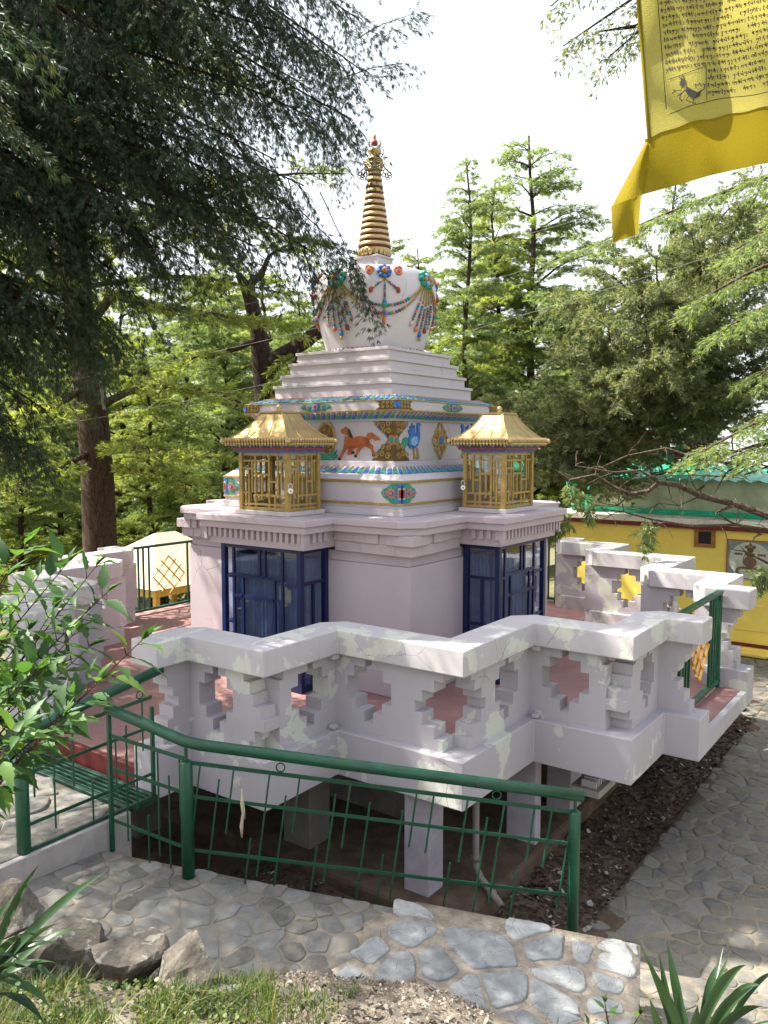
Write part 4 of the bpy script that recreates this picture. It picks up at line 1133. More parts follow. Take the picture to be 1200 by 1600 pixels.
blades('grass', gp, bank_z, .055, .005, 'grass', .8)
# small round leaved weeds among the grass
wp = bank_pts(1500, -60, 370, 0, 0, 2.8, 3.6); wp = wp[hash_noise(wp[:, 0] + 5, wp[:, 1], .22) > .5]
def weeds():
    k = len(wp); z = bank_z(wp[:, 0], wp[:, 1]) + rng.uniform(.01, .05, k); a = rng.uniform(0, 2 * pi, k); r = rng.uniform(.005, .010, k)
    v = np.stack([np.stack([wp[:, 0] + r * np.cos(a + t) * (1.25 if j % 2 else .9), wp[:, 1] + r * np.sin(a + t), z + r * .5 * np.cos(t + 1)], -1) for j, t in enumerate((0, 1.05, 2.1, 3.14, 4.2, 5.2))], 1).reshape(-1, 3)
    return tag(np_obj('weeds', v, np.arange(k * 6).reshape(k, 6), 'grass', None, rng.random(k)), kind='stuff')
weeds()
# fallen pine needles on the paving
def needles(n, poly, zf, name):
    P = []
    xs = [p[0] for p in poly]; ys = [p[1] for p in poly]
    while len(P) < n:
        x, y = random.uniform(min(xs), max(xs)), random.uniform(min(ys), max(ys))
        if inside(poly, x, y): P.append((x, y, zf(x, y)))
    P = np.array(P); a = rng.uniform(0, 2 * pi, n); L = rng.uniform(.012, .035, n); d = np.stack([np.cos(a), np.sin(a), 0 * a], -1); s = np.stack([-np.sin(a), np.cos(a), 0 * a], -1) * .0011
    c = P + np.array([0, 0, .026]); d = d * L[:, None]
    v = np.stack([c - d - s, c + d - s, c + d + s, c - d + s], 1).reshape(-1, 3)
    return tag(np_obj(name, v, np.arange(n * 4).reshape(n, 4), 'chips', None, rng.uniform(.3, .95, n)), kind='stuff')
needles(420, PAR, lambda u, v: zp(u, v) + .078, 'fallen_needles')

# rocks edging the bank
def rock(c, s, seed, lab):
    R = np.random.default_rng(seed); mb = MB(); mb.ball((0, 0, 0), 1., 64)
    v = np.array(mb.v)
    for _ in range(13):     # chop with random planes for flat broken faces
        n = R.normal(size=3); n /= np.linalg.norm(n); h_ = R.uniform(.44, .74); d = v @ n - h_
        v = v - np.outer(np.clip(d, 0, None), n) * .97
    nrm = v / (np.linalg.norm(v, axis=1, keepdims=True) + 1e-9)
    def n3(q, f): return hash_noise(q[:, 0] * f + seed, q[:, 1] * f + q[:, 2] * f * .7, 1.) + hash_noise(q[:, 2] * f + 9, q[:, 0] * f * .6 - q[:, 1] * f + seed, 1.) - 1
    v = v + nrm * (n3(v, 3.)[:, None] * .03 + n3(v, 8.)[:, None] * .035 + n3(v, 19.)[:, None] * .018)
    a = R.uniform(0, 6); ca, sa = cos(a), sin(a)
    v = np.stack([v[:, 0] * ca - v[:, 1] * sa, v[:, 0] * sa + v[:, 1] * ca, v[:, 2]], -1) * np.array(s) * 1.22 + np.array(c)
    mb.v = [tuple(p) for p in v]
    return tag(obj('rock', mb, 'rock', None, 0, False), lab, 'rock', 'lichened rocks along the bank')
def rk(px, py, Z, s, seed, lab): rock(at(px, py, Z), s, seed, lab)
rk(128, 1478, 3.72, (.15, .14, .13), 3, 'brown weathered rock half behind the strap leaves, left of the lichened pair')
rk(198, 1503, 3.60, (.155, .15, .135), 8, 'grey rock with white lichen spots, middle one of the bank edge')
rk(288, 1518, 3.50, (.17, .15, .15), 15, 'broad grey rock with pale lichen and grass at its foot, rightmost large one')
rk(22, 1430, 3.85, (.15, .13, .13), 21, 'tan rock at the far left behind the strap leaves')
rk(362, 1560, 3.42, (.10, .09, .06), 33, 'low pinkish brown stone sunk in the soil right of the lichened rocks')
rk(60, 1490, 3.62, (.13, .12, .10), 41, 'dull rock in the shade under the strap leaves')
rk(158, 1500, 3.75, (.07, .07, .08), 45, 'small dark stone wedged between two larger lichened rocks')
rk(500, 1585, 3.4, (.14, .09, .05), 51, 'flat brown stone in the gravelly soil before the pale paving')
# metal grating bridging the gap to the terrace
gt = thing('metal_grating', 'green metal bar grating bridging the gap between the stone landing and the red terrace', 'grating', (3.9, .0, -.13))
g = MB()
for x in (3.785, 4.005): g.box(x - .018, x + .018, -.93, .93, -.165, -.125)
for y in (-.93, .93): g.box(3.804, 3.986, y - .018, y + .018, -.165, -.125)
obj('frame', g, 'green_dusty', gt, .004)
for i in range(4):
    x = 3.828 + i * .045
    obj('slat', MB().box(x - .008, x + .008, -.910, .910, -.150, -.132), 'green_dusty', gt)

# ================================================================== FRONT RAILINGS
def railing_run(root, p0, p1, h0, h1, posts, n_up, seed, drop=0., circles=(), lean=0., thin=.0062):
    """flat top bar, two lower bars and staggered upright rods between p0 and p1 (ground points)"""
    p0, p1 = Vector(p0), Vector(p1); d = p1 - p0; up = Vector((0, 0, 1)); R = random.Random(seed)
    side = Vector((d.x, d.y, 0)).normalized()
    def P(t, f): return p0 + d * t + up * ((h0 + (h1 - h0) * t) * f)
    for nm, f_, w_ in (('top_bar', .885, .026), ('middle_bar', .63, .022), ('lower_bar', .22, .022)):
        obj(nm, MB().bar(P(0, f_), P(1, f_), w_ * .35, w_ * .9), 'green', root)
    kinds = ((.885, .42), (.78, .10), (.885, .38), (.75, -.03), (.885, .08), (.72, .02), (.885, .45))
    for i in range(n_up):
        t = (i + .6) / (n_up + .2); b_, e = kinds[i % 7][0], kinds[i % 7][1]
        if i % 4 == 3: b_, e = (.36, -.05)
        q = side * (lean * (b_ - e))
        obj('rod', MB().tube([P(t, e) - q * .5, P(t, b_) + q * .5], thin, 6), 'green', root)
    for t in circles:
        c = P(t, .885) + up * .042
        obj('ring', MB().ring(c, side, up, .026, .0045, 18, 6), 'green', root, 0, True)
fr = thing('path_railing', 'long dark green tube railing across the front, bending at its thick post and descending right', 'railing', (4.06, 1.60, -.36))
S_, B_, C_ = (4.19, 1.0, -.30), (4.085, 1.60, -.36), (2.79, 3.53, -.60)
railing_run(fr, S_, B_, .83, .84, None, 7, 3)
railing_run(fr, B_, C_, .82, .78, None, 23, 5, circles=(.245, .80), lean=.11)
def post(root, p, z0, z1, r, nm='post'):
    obj(nm, MB().tube([(p[0], p[1], z0), (p[0], p[1], z1 - .012), (p[0], p[1], z1)], [r, r, r * .75], 18), 'green', root, 0, True)
post(fr, B_, -.45, .372, .0385); post(fr, C_, -.95, .098, .034)
obj('start_post', MB().box(4.178, 4.202, .985, 1.012, -.33, .56), 'green', fr, .003)
hr = [(4.185, .985, .602), (4.15, 1.22, .565), (4.085, 1.585, .492), (4.04, 1.68, .475), (3.40, 2.62, .33), (2.755, 3.565, .185)]
obj('handrail', MB().tube(hr, .0345, 16), 'green', fr, 0, True)
for (x, y, z, zt) in ((4.185, 1.0, .56, .60), (4.085, 1.60, .33, .47), (2.79, 3.53, .09, .17)):
    obj('bracket', MB().tube([(x, y, z), (x, y, zt)], .010, 8), 'green', fr)
lr = thing('landing_railing', 'short green railing on the stone landing beside the grating, behind the leafy shrub', 'railing', (4.74, .925, -.15))
L0, L1 = (4.74, .925, -.14), (3.80, .925, -.14)
railing_run(lr, L0, L1, .76, .80, None, 7, 8, circles=(.90, .22))
post(lr, L0, -.50, .42, .040)
obj('end_post', MB().box(3.788, 3.812, .913, .937, -.16, .50), 'green', lr, .003)
obj('handrail', MB().tube([(4.85, .915, .565), (3.70, .905, .735)], .0345, 16), 'green', lr, 0, True)
obj('edge_angle', MB().box(3.83, 4.74, .936, .955, -.135, -.105), 'green_dusty', lr, .003)
tg = MB(); a = Vector(at(378, 1240, 4.83))
tg.tube([a, a + Vector((.005, .004, -.06)), a + Vector((-.004, .002, -.12)), a + Vector((.004, -.004, -.20)), a + Vector((0, -.006, -.27))], [.006, .011, .008, .012, .005], 6)
tg.tube([a + Vector((.0, .0, .03)), a, a + Vector((-.008, .006, -.10)), a + Vector((-.018, .004, -.16))], [.004, .007, .008, .003], 6)
tag(obj('rag_strip', tg, 'cream', None, 0, True), 'twisted pale rag strip tied to a rod of the front railing', 'rag')

# ================================================================== YELLOW HOUSE
UW = -6.6
ho = thing('yellow_house', 'yellow walled house with pale flat roof edge and maroon bands at the right', 'house', (UW, 3.2, -1.1))
b = MB(); b.box(UW - 2.3, UW, -.75, 9.5, -1.3, .868)
obj('wall', b, 'yellow_wall', ho, .01)
b = MB(); b.box(UW + .003, UW + .10, .9, 9.5, -1.09, -.985); b.box(UW + .1, UW + .24, .9, 9.5, -1.09, -1.03)
obj('base_step', b, 'yellow_wall', ho, .015)
b = MB(); b.box(UW + .003, UW + .018, .9, 9.5, -.98, -.925); 
obj('base_band', b, 'maroon', ho)
b = MB()
for y0 in (2.35, 3.1, 3.9): b.box(UW + .003, UW + .012, y0, y0 + .55, -.72, -.30); 
obj('wall_panel', b, 'yellow_wall', ho, .006)
rf = MB(); rf.box(UW - 2.5, UW + .14, -.85, 9.6, .945, 1.035)
roof = obj('roof', rf, 'ledge', ho, .012)
obj('roof_band', MB().box(UW - 2.4, UW + .10, -.8, 9.55, .87, .944), 'maroon', roof, .01)
# small framed hatch
cy, cz = 1.846, .73
fm = MB(); 
for y0, y1, z0, z1 in ((-.165, .165, .10, .155), (-.165, .165, -.155, -.10), (-.165, -.10, -.0995, .0995), (.10, .165, -.0995, .0995)): fm.box(UW + .001, UW + .035, cy + y0, cy + y1, cz + z0, cz + z1)
wd = obj('window', fm, 'brown_wood', ho, .006)
obj('pane', MB().box(UW + .002, UW + .010, cy - .0995, cy + .0995, cz - .0995, cz + .0995), 'black', wd)
# painted mural of a vase in a pale roundel
m0, m1, n0, n1 = 2.19, 2.98, .10, .735
pm = MB(); pm.box(UW + .002, UW + .02, m0, m1, n0, n1)
mu = obj('mural', pm, 'mural', ho)
mm = MB(); O = Vector((UW, 0, 0)); X = Vector((0, 1, 0)); Y = Vector((0, 0, 1)); cx, cz2 = (m0 + m1) / 2 - .04, (n0 + n1) / 2 - .005
def pt(poly, d, mi): mm.plate([(cx + x, cz2 + y) for x, y in poly], O, X, Y, d, mi, .0195)
def el(x, y, rx, ry, n=26): return [(x + rx * cos(2 * pi * i / n), y + ry * sin(2 * pi * i / n)) for i in range(n)]
pt(el(0, 0, .315, .29, 40), .0215, 0)
pt(el(0, -.03, .10, .095), .0235, 1); pt([(-.04, .05), (.04, .05), (.075, .115), (-.075, .115)], .0236, 2); pt([(-.03, -.115), (.03, -.115), (.06, -.185), (-.06, -.185)], .0236, 2)
pt(el(0, .165, .05, .05), .0237, 2); pt(el(-.055, .215, .03, .03, 12), .0238, 1); pt(el(.055, .215, .03, .03, 12), .0238, 1); pt(el(0, .245, .028, .03, 12), .0239, 1)
for s in (-1, 1):
    for k in (.13, .17, .21): pt(el(s * k, .095, .022, .022, 12), .0238, 1)
    pt([(s * .03, -.115), (s * .10, -.10), (s * .17, -.115), (s * .21, -.15), (s * .22, -.20), (s * .17, -.235), (s * .09, -.235), (s * .16, -.205), (s * .17, -.165), (s * .12, -.14), (s * .05, -.15)], .0234, 1)
obj('vase_painting', mm, ['mural_pale', 'mural_brown', 'gold_dark'], mu)
fm = MB()
fm.box(UW + .0205, UW + .03, m0, m0 + .018, n0, n1); fm.box(UW + .0205, UW + .03, m0 + .0185, m1, n1 - .018, n1)
obj('mural_edge', fm, 'brown_wood', mu)
# raised room on the roof with a bright green sheet top
sh = thing('rooftop_shed', 'low faded green rooftop structure edged with a bright green corrugated sheet', 'shed', (UW - 1.6, 3.5, 1.04))
obj('wall', MB().box(UW - 2.2, UW - .45, -.65, 9.0, 1.037, 1.66), 'greenwall', sh, .01)
bk = MB()
for j in range(24):
    y = -.3 + j * .36; bk.box(UW - .449, UW - .43, y, y + .15, 1.26, 1.34); bk.box(UW - .449, UW - .435, y + .12, y + .30, 1.36, 1.43)
obj('brick_course', bk, 'greenwall', sh)
obj('skirting', MB().box(UW - .449, UW - .40, -.64, 9.0, 1.04, 1.13), 'greensheet', sh)
cr = MB(); n = 170; vs = []
for j in range(n + 1):
    y = -.75 + 9.9 * j / n; zz = .022 * sin(j * pi / 2 * 1.0)
    vs += [(UW - .28, y, 1.655 + zz), (UW - 2.35, y, 1.85 + zz), (UW - 2.35, y, 1.838 + zz), (UW - .28, y, 1.643 + zz)]
cr.add(vs, [(j * 4 + a_, j * 4 + (a_ + 1) % 4, (j + 1) * 4 + (a_ + 1) % 4, (j + 1) * 4 + a_) for j in range(n) for a_ in range(4)])
obj('corrugated_roof', cr, 'greensheet', sh)
nv = []; nn_ = 15
for i in range(nn_):
    for j in range(12):
        s, t = i / (nn_ - 1), j / 11
        nv.append((UW - .35 + .12 * sin(s * 9) + .04 * sin(t * 7 + s * 4), -.72 + .52 * s, 1.66 - .52 * t + .03 * sin(s * 6)))
nm = MB(); nm.add(nv, [(i * 12 + j, i * 12 + j + 1, (i + 1) * 12 + j + 1, (i + 1) * 12 + j) for i in range(nn_ - 1) for j in range(11)])
o = obj('shade_cloth', nm, 'greensheet', sh, 0, True)
sd = o.modifiers.new('thick', 'SOLIDIFY'); sd.thickness = .006

# small pavilion below the terrace, far left
pv = thing('pavilion', 'small open pavilion with pale hipped roof and yellow posts beyond the terrace at left', 'pavilion', (-4.2, -9.6, -1.9))
cxp, cyp = -4.55, -9.15
b = MB(); hh_ = 1.55
b.add([(cxp - hh_, cyp - hh_, -.63), (cxp + hh_, cyp - hh_, -.63), (cxp + hh_, cyp + hh_, -.63), (cxp - hh_, cyp + hh_, -.63), (cxp - .28, cyp, .30), (cxp + .28, cyp, .30)],
      [(3, 2, 1, 0), (0, 1, 5, 4), (1, 2, 5), (2, 3, 4, 5), (3, 0, 4)])
obj('roof', b, 'cream', pv)
b = MB()
for s in (-1, 1):
    b.box(cxp - 1.45, cxp + 1.45, cyp + s * 1.42 - .03, cyp + s * 1.42 + .03, -.80, -.634); b.box(cxp + s * 1.42 - .03, cxp + s * 1.42 + .03, cyp - 1.389, cyp + 1.389, -.80, -.634)
obj('beam', b, 'yellow_bar', pv)
for sx in (-1, 0, 1):
    for sy in (-1, 0, 1):
        if sx or sy: obj('post', MB().box(cxp + sx * 1.36 - .05, cxp + sx * 1.36 + .05, cyp + sy * 1.36 - .05, cyp + sy * 1.36 + .05, -2.4, -.801), 'yellow_bar', pv)

# ================================================================== VEGETATION
def sprays(P, D, per, L, W, spread, grav, R):
    """per thin pointed blades at every anchor; returns vertices, faces and a random value per blade"""
    n = len(P) * per
    p = np.repeat(P, per, 0); d = np.repeat(D, per, 0) + R.normal(0, spread, (n, 3)) + np.array([0, 0, -grav])
    d /= np.linalg.norm(d, axis=1, keepdims=True) + 1e-9
    s = np.cross(d, R.normal(size=(n, 3))); s /= np.linalg.norm(s, axis=1, keepdims=True) + 1e-9
    l = (L * R.uniform(.6, 1.35, n))[:, None]; w = (W * R.uniform(.7, 1.3, n))[:, None]
    p = p + R.normal(0, L * .12, (n, 3))
    v = np.stack([p, p + d * l * .5 + s * w * .5, p + d * l, p + d * l * .5 - s * w * .5], 1).reshape(-1, 3)
    t = np.clip(np.repeat(R.random(len(P)), per) * .65 + R.random(n) * .35, 0, 1)
    return v, np.arange(n * 4).reshape(n, 4), t
class Veg:
    def __init__(s, seed): s.R = np.random.default_rng(seed); s.wood = MB(); s.P = []; s.D = []
    def curve(s, a, b, sag=0., n=8, wob=.06):
        a, b = np.array(a, float), np.array(b, float); L = np.linalg.norm(b - a); t = np.linspace(0, 1, n)[:, None]
        c = a + (b - a) * t + np.array([0, 0, 1.]) * (np.sin(t * pi) * sag * L)
        w = s.R.normal(0, wob * L / n, (n, 3)); w[0] = 0; c = c + np.cumsum(w, 0) * np.sin(t * pi) ** .5; return c
    def fan(s, c, sub, sp, hang, twig, tsp, asp, r0, flat=.25, start=.12, taper=.6, upt=.0, wood=True):
        """side shoots along the limb c, twigs on them, anchors on the twigs"""
        c = np.asarray(c); seg = np.linalg.norm(np.diff(c, axis=0), axis=1); cum = np.concatenate([[0], np.cumsum(seg)]); L = cum[-1]
        def pos(x): return np.array([np.interp(x, cum, c[:, k]) for k in range(3)])
        x = L * start; sg = 1
        while x < L:
            p = pos(x); d = pos(min(L, x + .05)) - pos(max(0, x - .05)); d /= np.linalg.norm(d) + 1e-9
            sd = np.cross(d, [0, 0, 1.]); sd /= np.linalg.norm(sd) + 1e-9
            l = sub * (1 - taper * x / L) * s.R.uniform(.55, 1.2)
            q = d * s.R.uniform(.3, .9) + sd * sg * s.R.uniform(.5, 1.) + np.array([0, 0, 1.]) * (s.R.normal(0, flat) + upt - hang * .4); q /= np.linalg.norm(q)
            m = max(2, int(l / tsp)); pts = []
            for i in range(m + 1):
                t = i / m; pts.append(p + q * l * t + np.array([0, 0, -1.]) * hang * l * t * t * .6 + s.R.normal(0, .006, 3))
            if wood and l > .2: s.wood.tube(pts, [r0 * (1 - .8 * i / m) for i in range(m + 1)], 4, 0, False)
            for i in range(1, m + 1):
                for g in (-1, 1):
                    if s.R.random() < .12: continue
                    tq = q * .6 + np.cross(q, [0, 0, 1.]) * g * s.R.uniform(.3, .9) + np.array([0, 0, 1.]) * (s.R.normal(0, flat * .8) - hang * s.R.uniform(.2, 1.2) + upt)
                    tq /= np.linalg.norm(tq) + 1e-9
                    tl = twig * s.R.uniform(.5, 1.3) * (1.1 - .5 * i / m); k = max(1, int(tl / asp))
                    for j in range(k):
                        s.P.append(pts[i] + tq * tl * (j + .5) / k + np.array([0, 0, -1.]) * hang * tl * (j / k) ** 2 * .5); s.D.append(tq)
            x += sp * s.R.uniform(.6, 1.4); sg = -sg
    def limb(s, c, r0, r1, n=7):
        k = len(c); s.wood.tube(c, [r0 + (r1 - r0) * i / (k - 1) for i in range(k)], n, 0, True)
    def crown(s, name, parent, mat, per, L, W, spread, grav):
        P, D = np.array(s.P), np.array(s.D); v, f, t = sprays(P, D, per, L, W, spread, grav, s.R)
        return np_obj(name, v, f, mat, parent, t)

def deodar(seed, H, maxL, cb, mat, loc=(0, 0, 0), label=None, group=None, dens=1., name='cedar_tree', bark='bark_dark', sparse=1.):
    g = Veg(seed); R = g.R; root = thing(name, label, 'tree', loc, group); o = np.array(loc)
    tr = [o + np.array([.04 * sin(i * 1.3 + seed) * i * .3, .04 * cos(i * 1.1 + seed) * i * .3, -.4 + (H + .4) * i / 12]) for i in range(13)]
    obj('trunk', MB().tube(tr, [.0115 * H * (1 - i / 12.6) ** .8 + .008 for i in range(13)], 9), bark, root, 0, True)
    z = cb
    while z < H * .985:
        f = (z - cb) / (H - cb); 
        for _ in range(3):
            if R.random() > sparse: continue
            az = R.uniform(0, 2 * pi); l = maxL * ((1 - f) ** .8 * (.45 + .55 * min(1, f * 4 + .3))) * R.uniform(.6, 1.15) + .22
            k = int(np.clip(z / H * 12, 0, 11)); base = np.array(tr[k]) + (np.array(tr[k + 1]) - np.array(tr[k])) * .5; base[2] = o[2] + z
            e = R.uniform(.0, .25) + .35 * f
            tip = base + l * np.array([cos(az), sin(az), e])
            c = g.curve(base, tip, .07 + .05 * R.random(), 7, .05); c[:, 2] -= l * .16 * (np.linspace(0, 1, 7) ** 3)
            g.limb(c, .010 + .012 * l, .004, 5)
            g.fan(c, .40 * l + .20, .12 / dens, .22, .20, .10, .07, .005, .06, .10, .5, .02)
        z += R.uniform(.20, .38) * (1 + .3 * (1 - f))
    obj('limbs', g.wood, bark, root, 0, True)
    g.crown('crown', root, mat, 15, .105, .0145, .40, .06)
    return root

# --- woods behind: three cedar kinds, copied -------------------------------------------------
def gz(x, y): return float(terrain(x, y)) - .1
def place(px, Z): p = at(px, 692, Z); return (p[0], p[1], gz(p[0], p[1]))
protos = []
for k, (seed, H, mL, cb, mat) in enumerate(((3, 11., 2.5, 1.6, 'needle'), (8, 12., 2.2, 2.0, 'needle_blue'), (14, 10., 2.9, 1.2, 'needle_blue'), (25, 11.5, 2.0, 2.6, 'needle_blue'), (37, 9.5, 3.1, 1.0, 'needle'))):
    protos.append([deodar(seed, H, mL, cb, mat), H, False])
def wood_tree(kind, px, Z, topy, label, group, rz, wide=1.):
    r, H, used = protos[kind]
    c = r if not used else copy_tree(r); protos[kind][2] = True
    p = place(px, Z); ztop = 2.276 + (692 - topy) / FPX * Z; s = (ztop - p[2]) / H
    c.location = p; c.scale = (s * wide, s * wide, s); c.rotation_euler = (0, 0, rz); tag(c, label, 'tree', group)
    return c
LG, RG = 'cedars in the wood at the left', 'tall cedars beyond the stupa at the right'
wood_tree(1, 728, 22.5, 258, 'slender cedar with a narrow pointed top rising just right of the white dome', RG, .4, .85)
wood_tree(0, 772, 25.0, 300, 'bare stemmed cedar between the slender one and the broad topped one', RG, 1.9, .92)
wood_tree(2, 826, 26.5, 232, 'tallest broad topped cedar with layered boughs right of the spire', RG, 2.6, 1.22)
wood_tree(1, 1043, 38.0, 280, 'small distant cedar top showing under the tail of the yellow flag', RG, 3.3, .9)
for i, (k, px, Z, ty, wd) in enumerate(((0, 655, 27, 395, .9), (2, 905, 30, 455, 1.), (0, 690, 34, 470, 1.1), (2, 800, 36, 500, 1.2), (1, 985, 33, 470, 1.1), (0, 880, 40, 520, 1.3))):
    wood_tree((k + i * 3) % 5, px, Z, ty, 'sunlit cedar in the thicket low between the dome and the grey green juniper', 'thicket cedars right of the dome', i * 1.7, wd)
for i, (k, px, Z, ty, wd) in enumerate(((0, 28, 19, 560, 1.15), (1, 88, 23, 470, 1.), (2, 232, 20, 520, 1.1), (0, 290, 25, 430, 1.), (1, 352, 22, 405, .95), (0, 468, 26, 455, 1.), (2, 520, 31, 470, 1.1),
                                        (0, 190, 31, 440, 1.2), (1, 330, 36, 430, 1.3), (2, 420, 34, 430, 1.2), (0, 120, 29, 480, 1.2), (1, -50, 22, 500, 1.1), (2, 560, 38, 480, 1.3), (0, 250, 42, 450, 1.5),
                                        (1, 60, 38, 470, 1.4), (0, 480, 44, 470, 1.5), (2, 370, 48, 450, 1.6), (1, 150, 50, 460, 1.7), (2, -20, 34, 470, 1.3), (0, 600, 48, 480, 1.5))):
    wood_tree((k + i // 2 * 3) % 5, px, Z, ty, 'sunlit green cedar in the wood left of the stupa', LG, i * 1.31, wd)

# --- big brown trunk behind the left balustrade --------------------------------------------------
def path_px(l): return [np.array(at(*q)) for q in l]
g = Veg(51)
tr = path_px([(158, 1010, 13), (157, 870, 13), (152, 740, 13), (142, 620, 13), (125, 500, 13), (112, 380, 13.1), (95, 200, 13.2), (80, 0, 13.3), (70, -250, 13.3), (65, -500, 13.3)])
root = thing('cedar_tree', 'thick brown trunked cedar standing behind the left balustrade', 'tree', tuple(tr[0]))
obj('trunk', MB().tube(tr, [.30, .27, .255, .24, .23, .22, .20, .17, .13, .05], 16), 'bark', root, 0, True)
lim = [([(130, 520, 13), (175, 462, 12.8), (250, 478, 12.5), (330, 492, 12.3), (412, 500, 12.2), (470, 512, 12.2)], .085),
       ([(145, 640, 13), (200, 612, 12.8), (260, 603, 12.6), (335, 612, 12.5), (400, 640, 12.4)], .075),
       ([(153, 742, 13), (190, 732, 12.9), (248, 738, 12.8), (300, 760, 12.6)], .055),
       ([(140, 600, 13), (80, 640, 12.4), (20, 650, 12.), (-40, 690, 11.6)], .06), ([(150, 700, 13), (100, 730, 12.3), (40, 750, 11.8), (-20, 790, 11.5)], .06),
       ([(150, 690, 13.), (230, 700, 12.), (330, 715, 11.6)], .05), ([(120, 450, 13), (60, 440, 12.), (-20, 470, 11.5)], .06)]
for l, r in lim:
    c = np.array(path_px(l)); g.limb(c, r, .012, 8)
    g.fan(c, .75, .12, .18, .20, .09, .06, .010, .12, .22, .45, .08)
R = g.R
for i in range(64):       # the high crown that shades the stupa
    z0 = R.uniform(4.4, 13.); az = R.uniform(0, 2 * pi); f = (z0 - 4.4) / 9.; l = R.uniform(2.6, 5.0) * (1 - .55 * f)
    k = np.interp(z0, [t[2] for t in tr], range(len(tr))); b_ = np.array([np.interp(k, range(len(tr)), [t[q] for t in tr]) for q in range(3)])
    tip = b_ + l * np.array([cos(az), sin(az), R.uniform(-.05, .3)])
    c = g.curve(b_, tip, .08, 8, .05); g.limb(c, .05, .01, 6); g.fan(c, .9, .20, .2, .22, .12, .085, .010, .12, .15, .5, .05)
obj('limbs', g.wood, 'bark', root, 0, True)
g.crown('crown', root, 'needle', 11, .11, .017, .42, .0)
wr = MB(); wr.tube(path_px([(146, 498, 12.7), (152, 560, 12.7), (163, 640, 12.7)]), .028, 8)
tag(obj('pole', wr, 'cable', None, 0, True), 'thin pale pole leaning against the thick brown trunk', 'pole')

# --- dark forked tree --------------------------------------------------------------------------
g = Veg(77)
root = thing('forked_tree', 'dark forked bare trunk between the wood and the stupa dome', 'tree', at(425, 900, 14.6))
t0 = path_px([(425, 900, 14.6), (420, 700, 14.6), (416, 640, 14.6), (411, 575, 14.5), (404, 520, 14.4), (392, 470, 14.3), (384, 448, 14.3), (372, 428, 14.2)])
b = MB(); b.tube(t0, [.24, .22, .20, .185, .15, .12, .10, .06], 12)
b.tube(path_px([(412, 590, 14.5), (432, 560, 14.3), (470, 538, 14.1), (505, 512, 13.9), (540, 480, 13.8), (570, 430, 13.7)]), [.15, .14, .13, .115, .09, .05], 10)
b.tube(path_px([(384, 452, 14.3), (398, 436, 14.2), (408, 430, 14.2), (420, 400, 14.2)]), [.08, .075, .06, .03], 8)
b.tube(path_px([(405, 530, 14.4), (370, 545, 14.0), (320, 560, 13.8)]), [.06, .045, .02], 7)
obj('trunk', b, 'bark_dark', root, 0, True)
for l in ([(372, 428, 14.2), (350, 380, 14), (300, 360, 13.6)], [(420, 400, 14.2), (460, 370, 14), (500, 380, 13.6)], [(540, 480, 13.8), (580, 420, 13.6), (600, 380, 13.4)], [(384, 448, 14.3), (340, 440, 13.8), (290, 470, 13.4)], [(370, 545, 14), (320, 560, 13.8), (260, 590, 13.4)], [(470, 538, 14.1), (480, 590, 13.8), (450, 640, 13.6)]):
    c = np.array(path_px(l)); c = g.curve(c[0], c[-1], .1, 8); g.limb(c, .03, .008, 6); g.fan(c, .6, .12, .2, .2, .1, .06, .008, .12, .1, .4, .05)
obj('limbs', g.wood, 'bark_dark', root, 0, True); g.crown('crown', root, 'needle', 11, .11, .017, .42, .0)

# --- dark drooping cypress overhanging from the upper left -----------------------------------------
g = Veg(101); R = g.R
tb = at(-360, 700, 6.9); tb = (tb[0], tb[1], -1.2)
root = thing('cypress_tree', 'dark drooping cypress whose boughs overhang the upper left, in shade', 'tree', tb)
tr = [np.array([tb[0] + .05 * i * .3, tb[1] - .02 * i, -1.3 + i * 1.15]) for i in range(12)]
obj('trunk', MB().tube(tr, [.33 - .024 * i for i in range(12)], 12), 'bark_dark', root, 0, True)
BO = [(545, 185, 7.6), (565, 110, 7.5), (560, 30, 7.7), (545, -60, 7.6), (500, 190, 7.3), (475, 290, 7.4), (460, 330, 7.2), (470, 60, 7.2), (440, -30, 7.0), (430, 250, 7.0), (400, 385, 7.1), (350, 330, 6.9),
      (360, 150, 6.9), (330, 30, 6.7), (300, 400, 7.0), (280, 250, 6.7), (250, 120, 6.6), (240, 380, 6.8), (200, 440, 6.9), (180, 300, 6.5), (150, 40, 6.4), (140, 180, 6.4), (120, 420, 6.7), (60, 330, 6.4), (60, 480, 6.6), (20, 120, 6.2), (0, 240, 6.2), (10, 430, 6.5),
      (490, 395, 7.4), (380, 290, 7.2), (310, 300, 7.1), (420, 130, 7.4), (540, 110, 7.4), (220, 220, 6.9), (100, 270, 6.7), (160, 380, 6.8), (40, 560, 6.9), (70, 640, 7.1), (-20, 600, 6.7), (115, 500, 6.9), (150, 545, 7.1), (90, 555, 6.9), (25, 660, 6.9), (60, 700, 7.2), (130, 470, 7.), (0, 520, 6.6), (170, 500, 7.2), (-10, 690, 6.8), (90, 90, 6.5), (210, -10, 6.7), (270, -60, 6.8), (380, -90, 7.)]
for i, (px, py, Z) in enumerate(BO):
    e = np.array(at(px, py, Z)); dist = math.hypot(e[0] - tb[0], e[1] - tb[1])
    z0 = min(10.8, max(1.5, e[2] + dist * R.uniform(.20, .5))); k = (z0 + 1.3) / 1.15; b_ = tr[int(min(10, k))].copy(); b_[2] = z0
    c = g.curve(b_, e, R.uniform(-.02, .10), 12, .05); g.limb(c, .035, .006, 6)
    g.fan(c, .85, .085, .65, .27, .075, .055, .006, .22, max(.25, 1 - 2.6 / max(dist, .5)), .35, -.05)
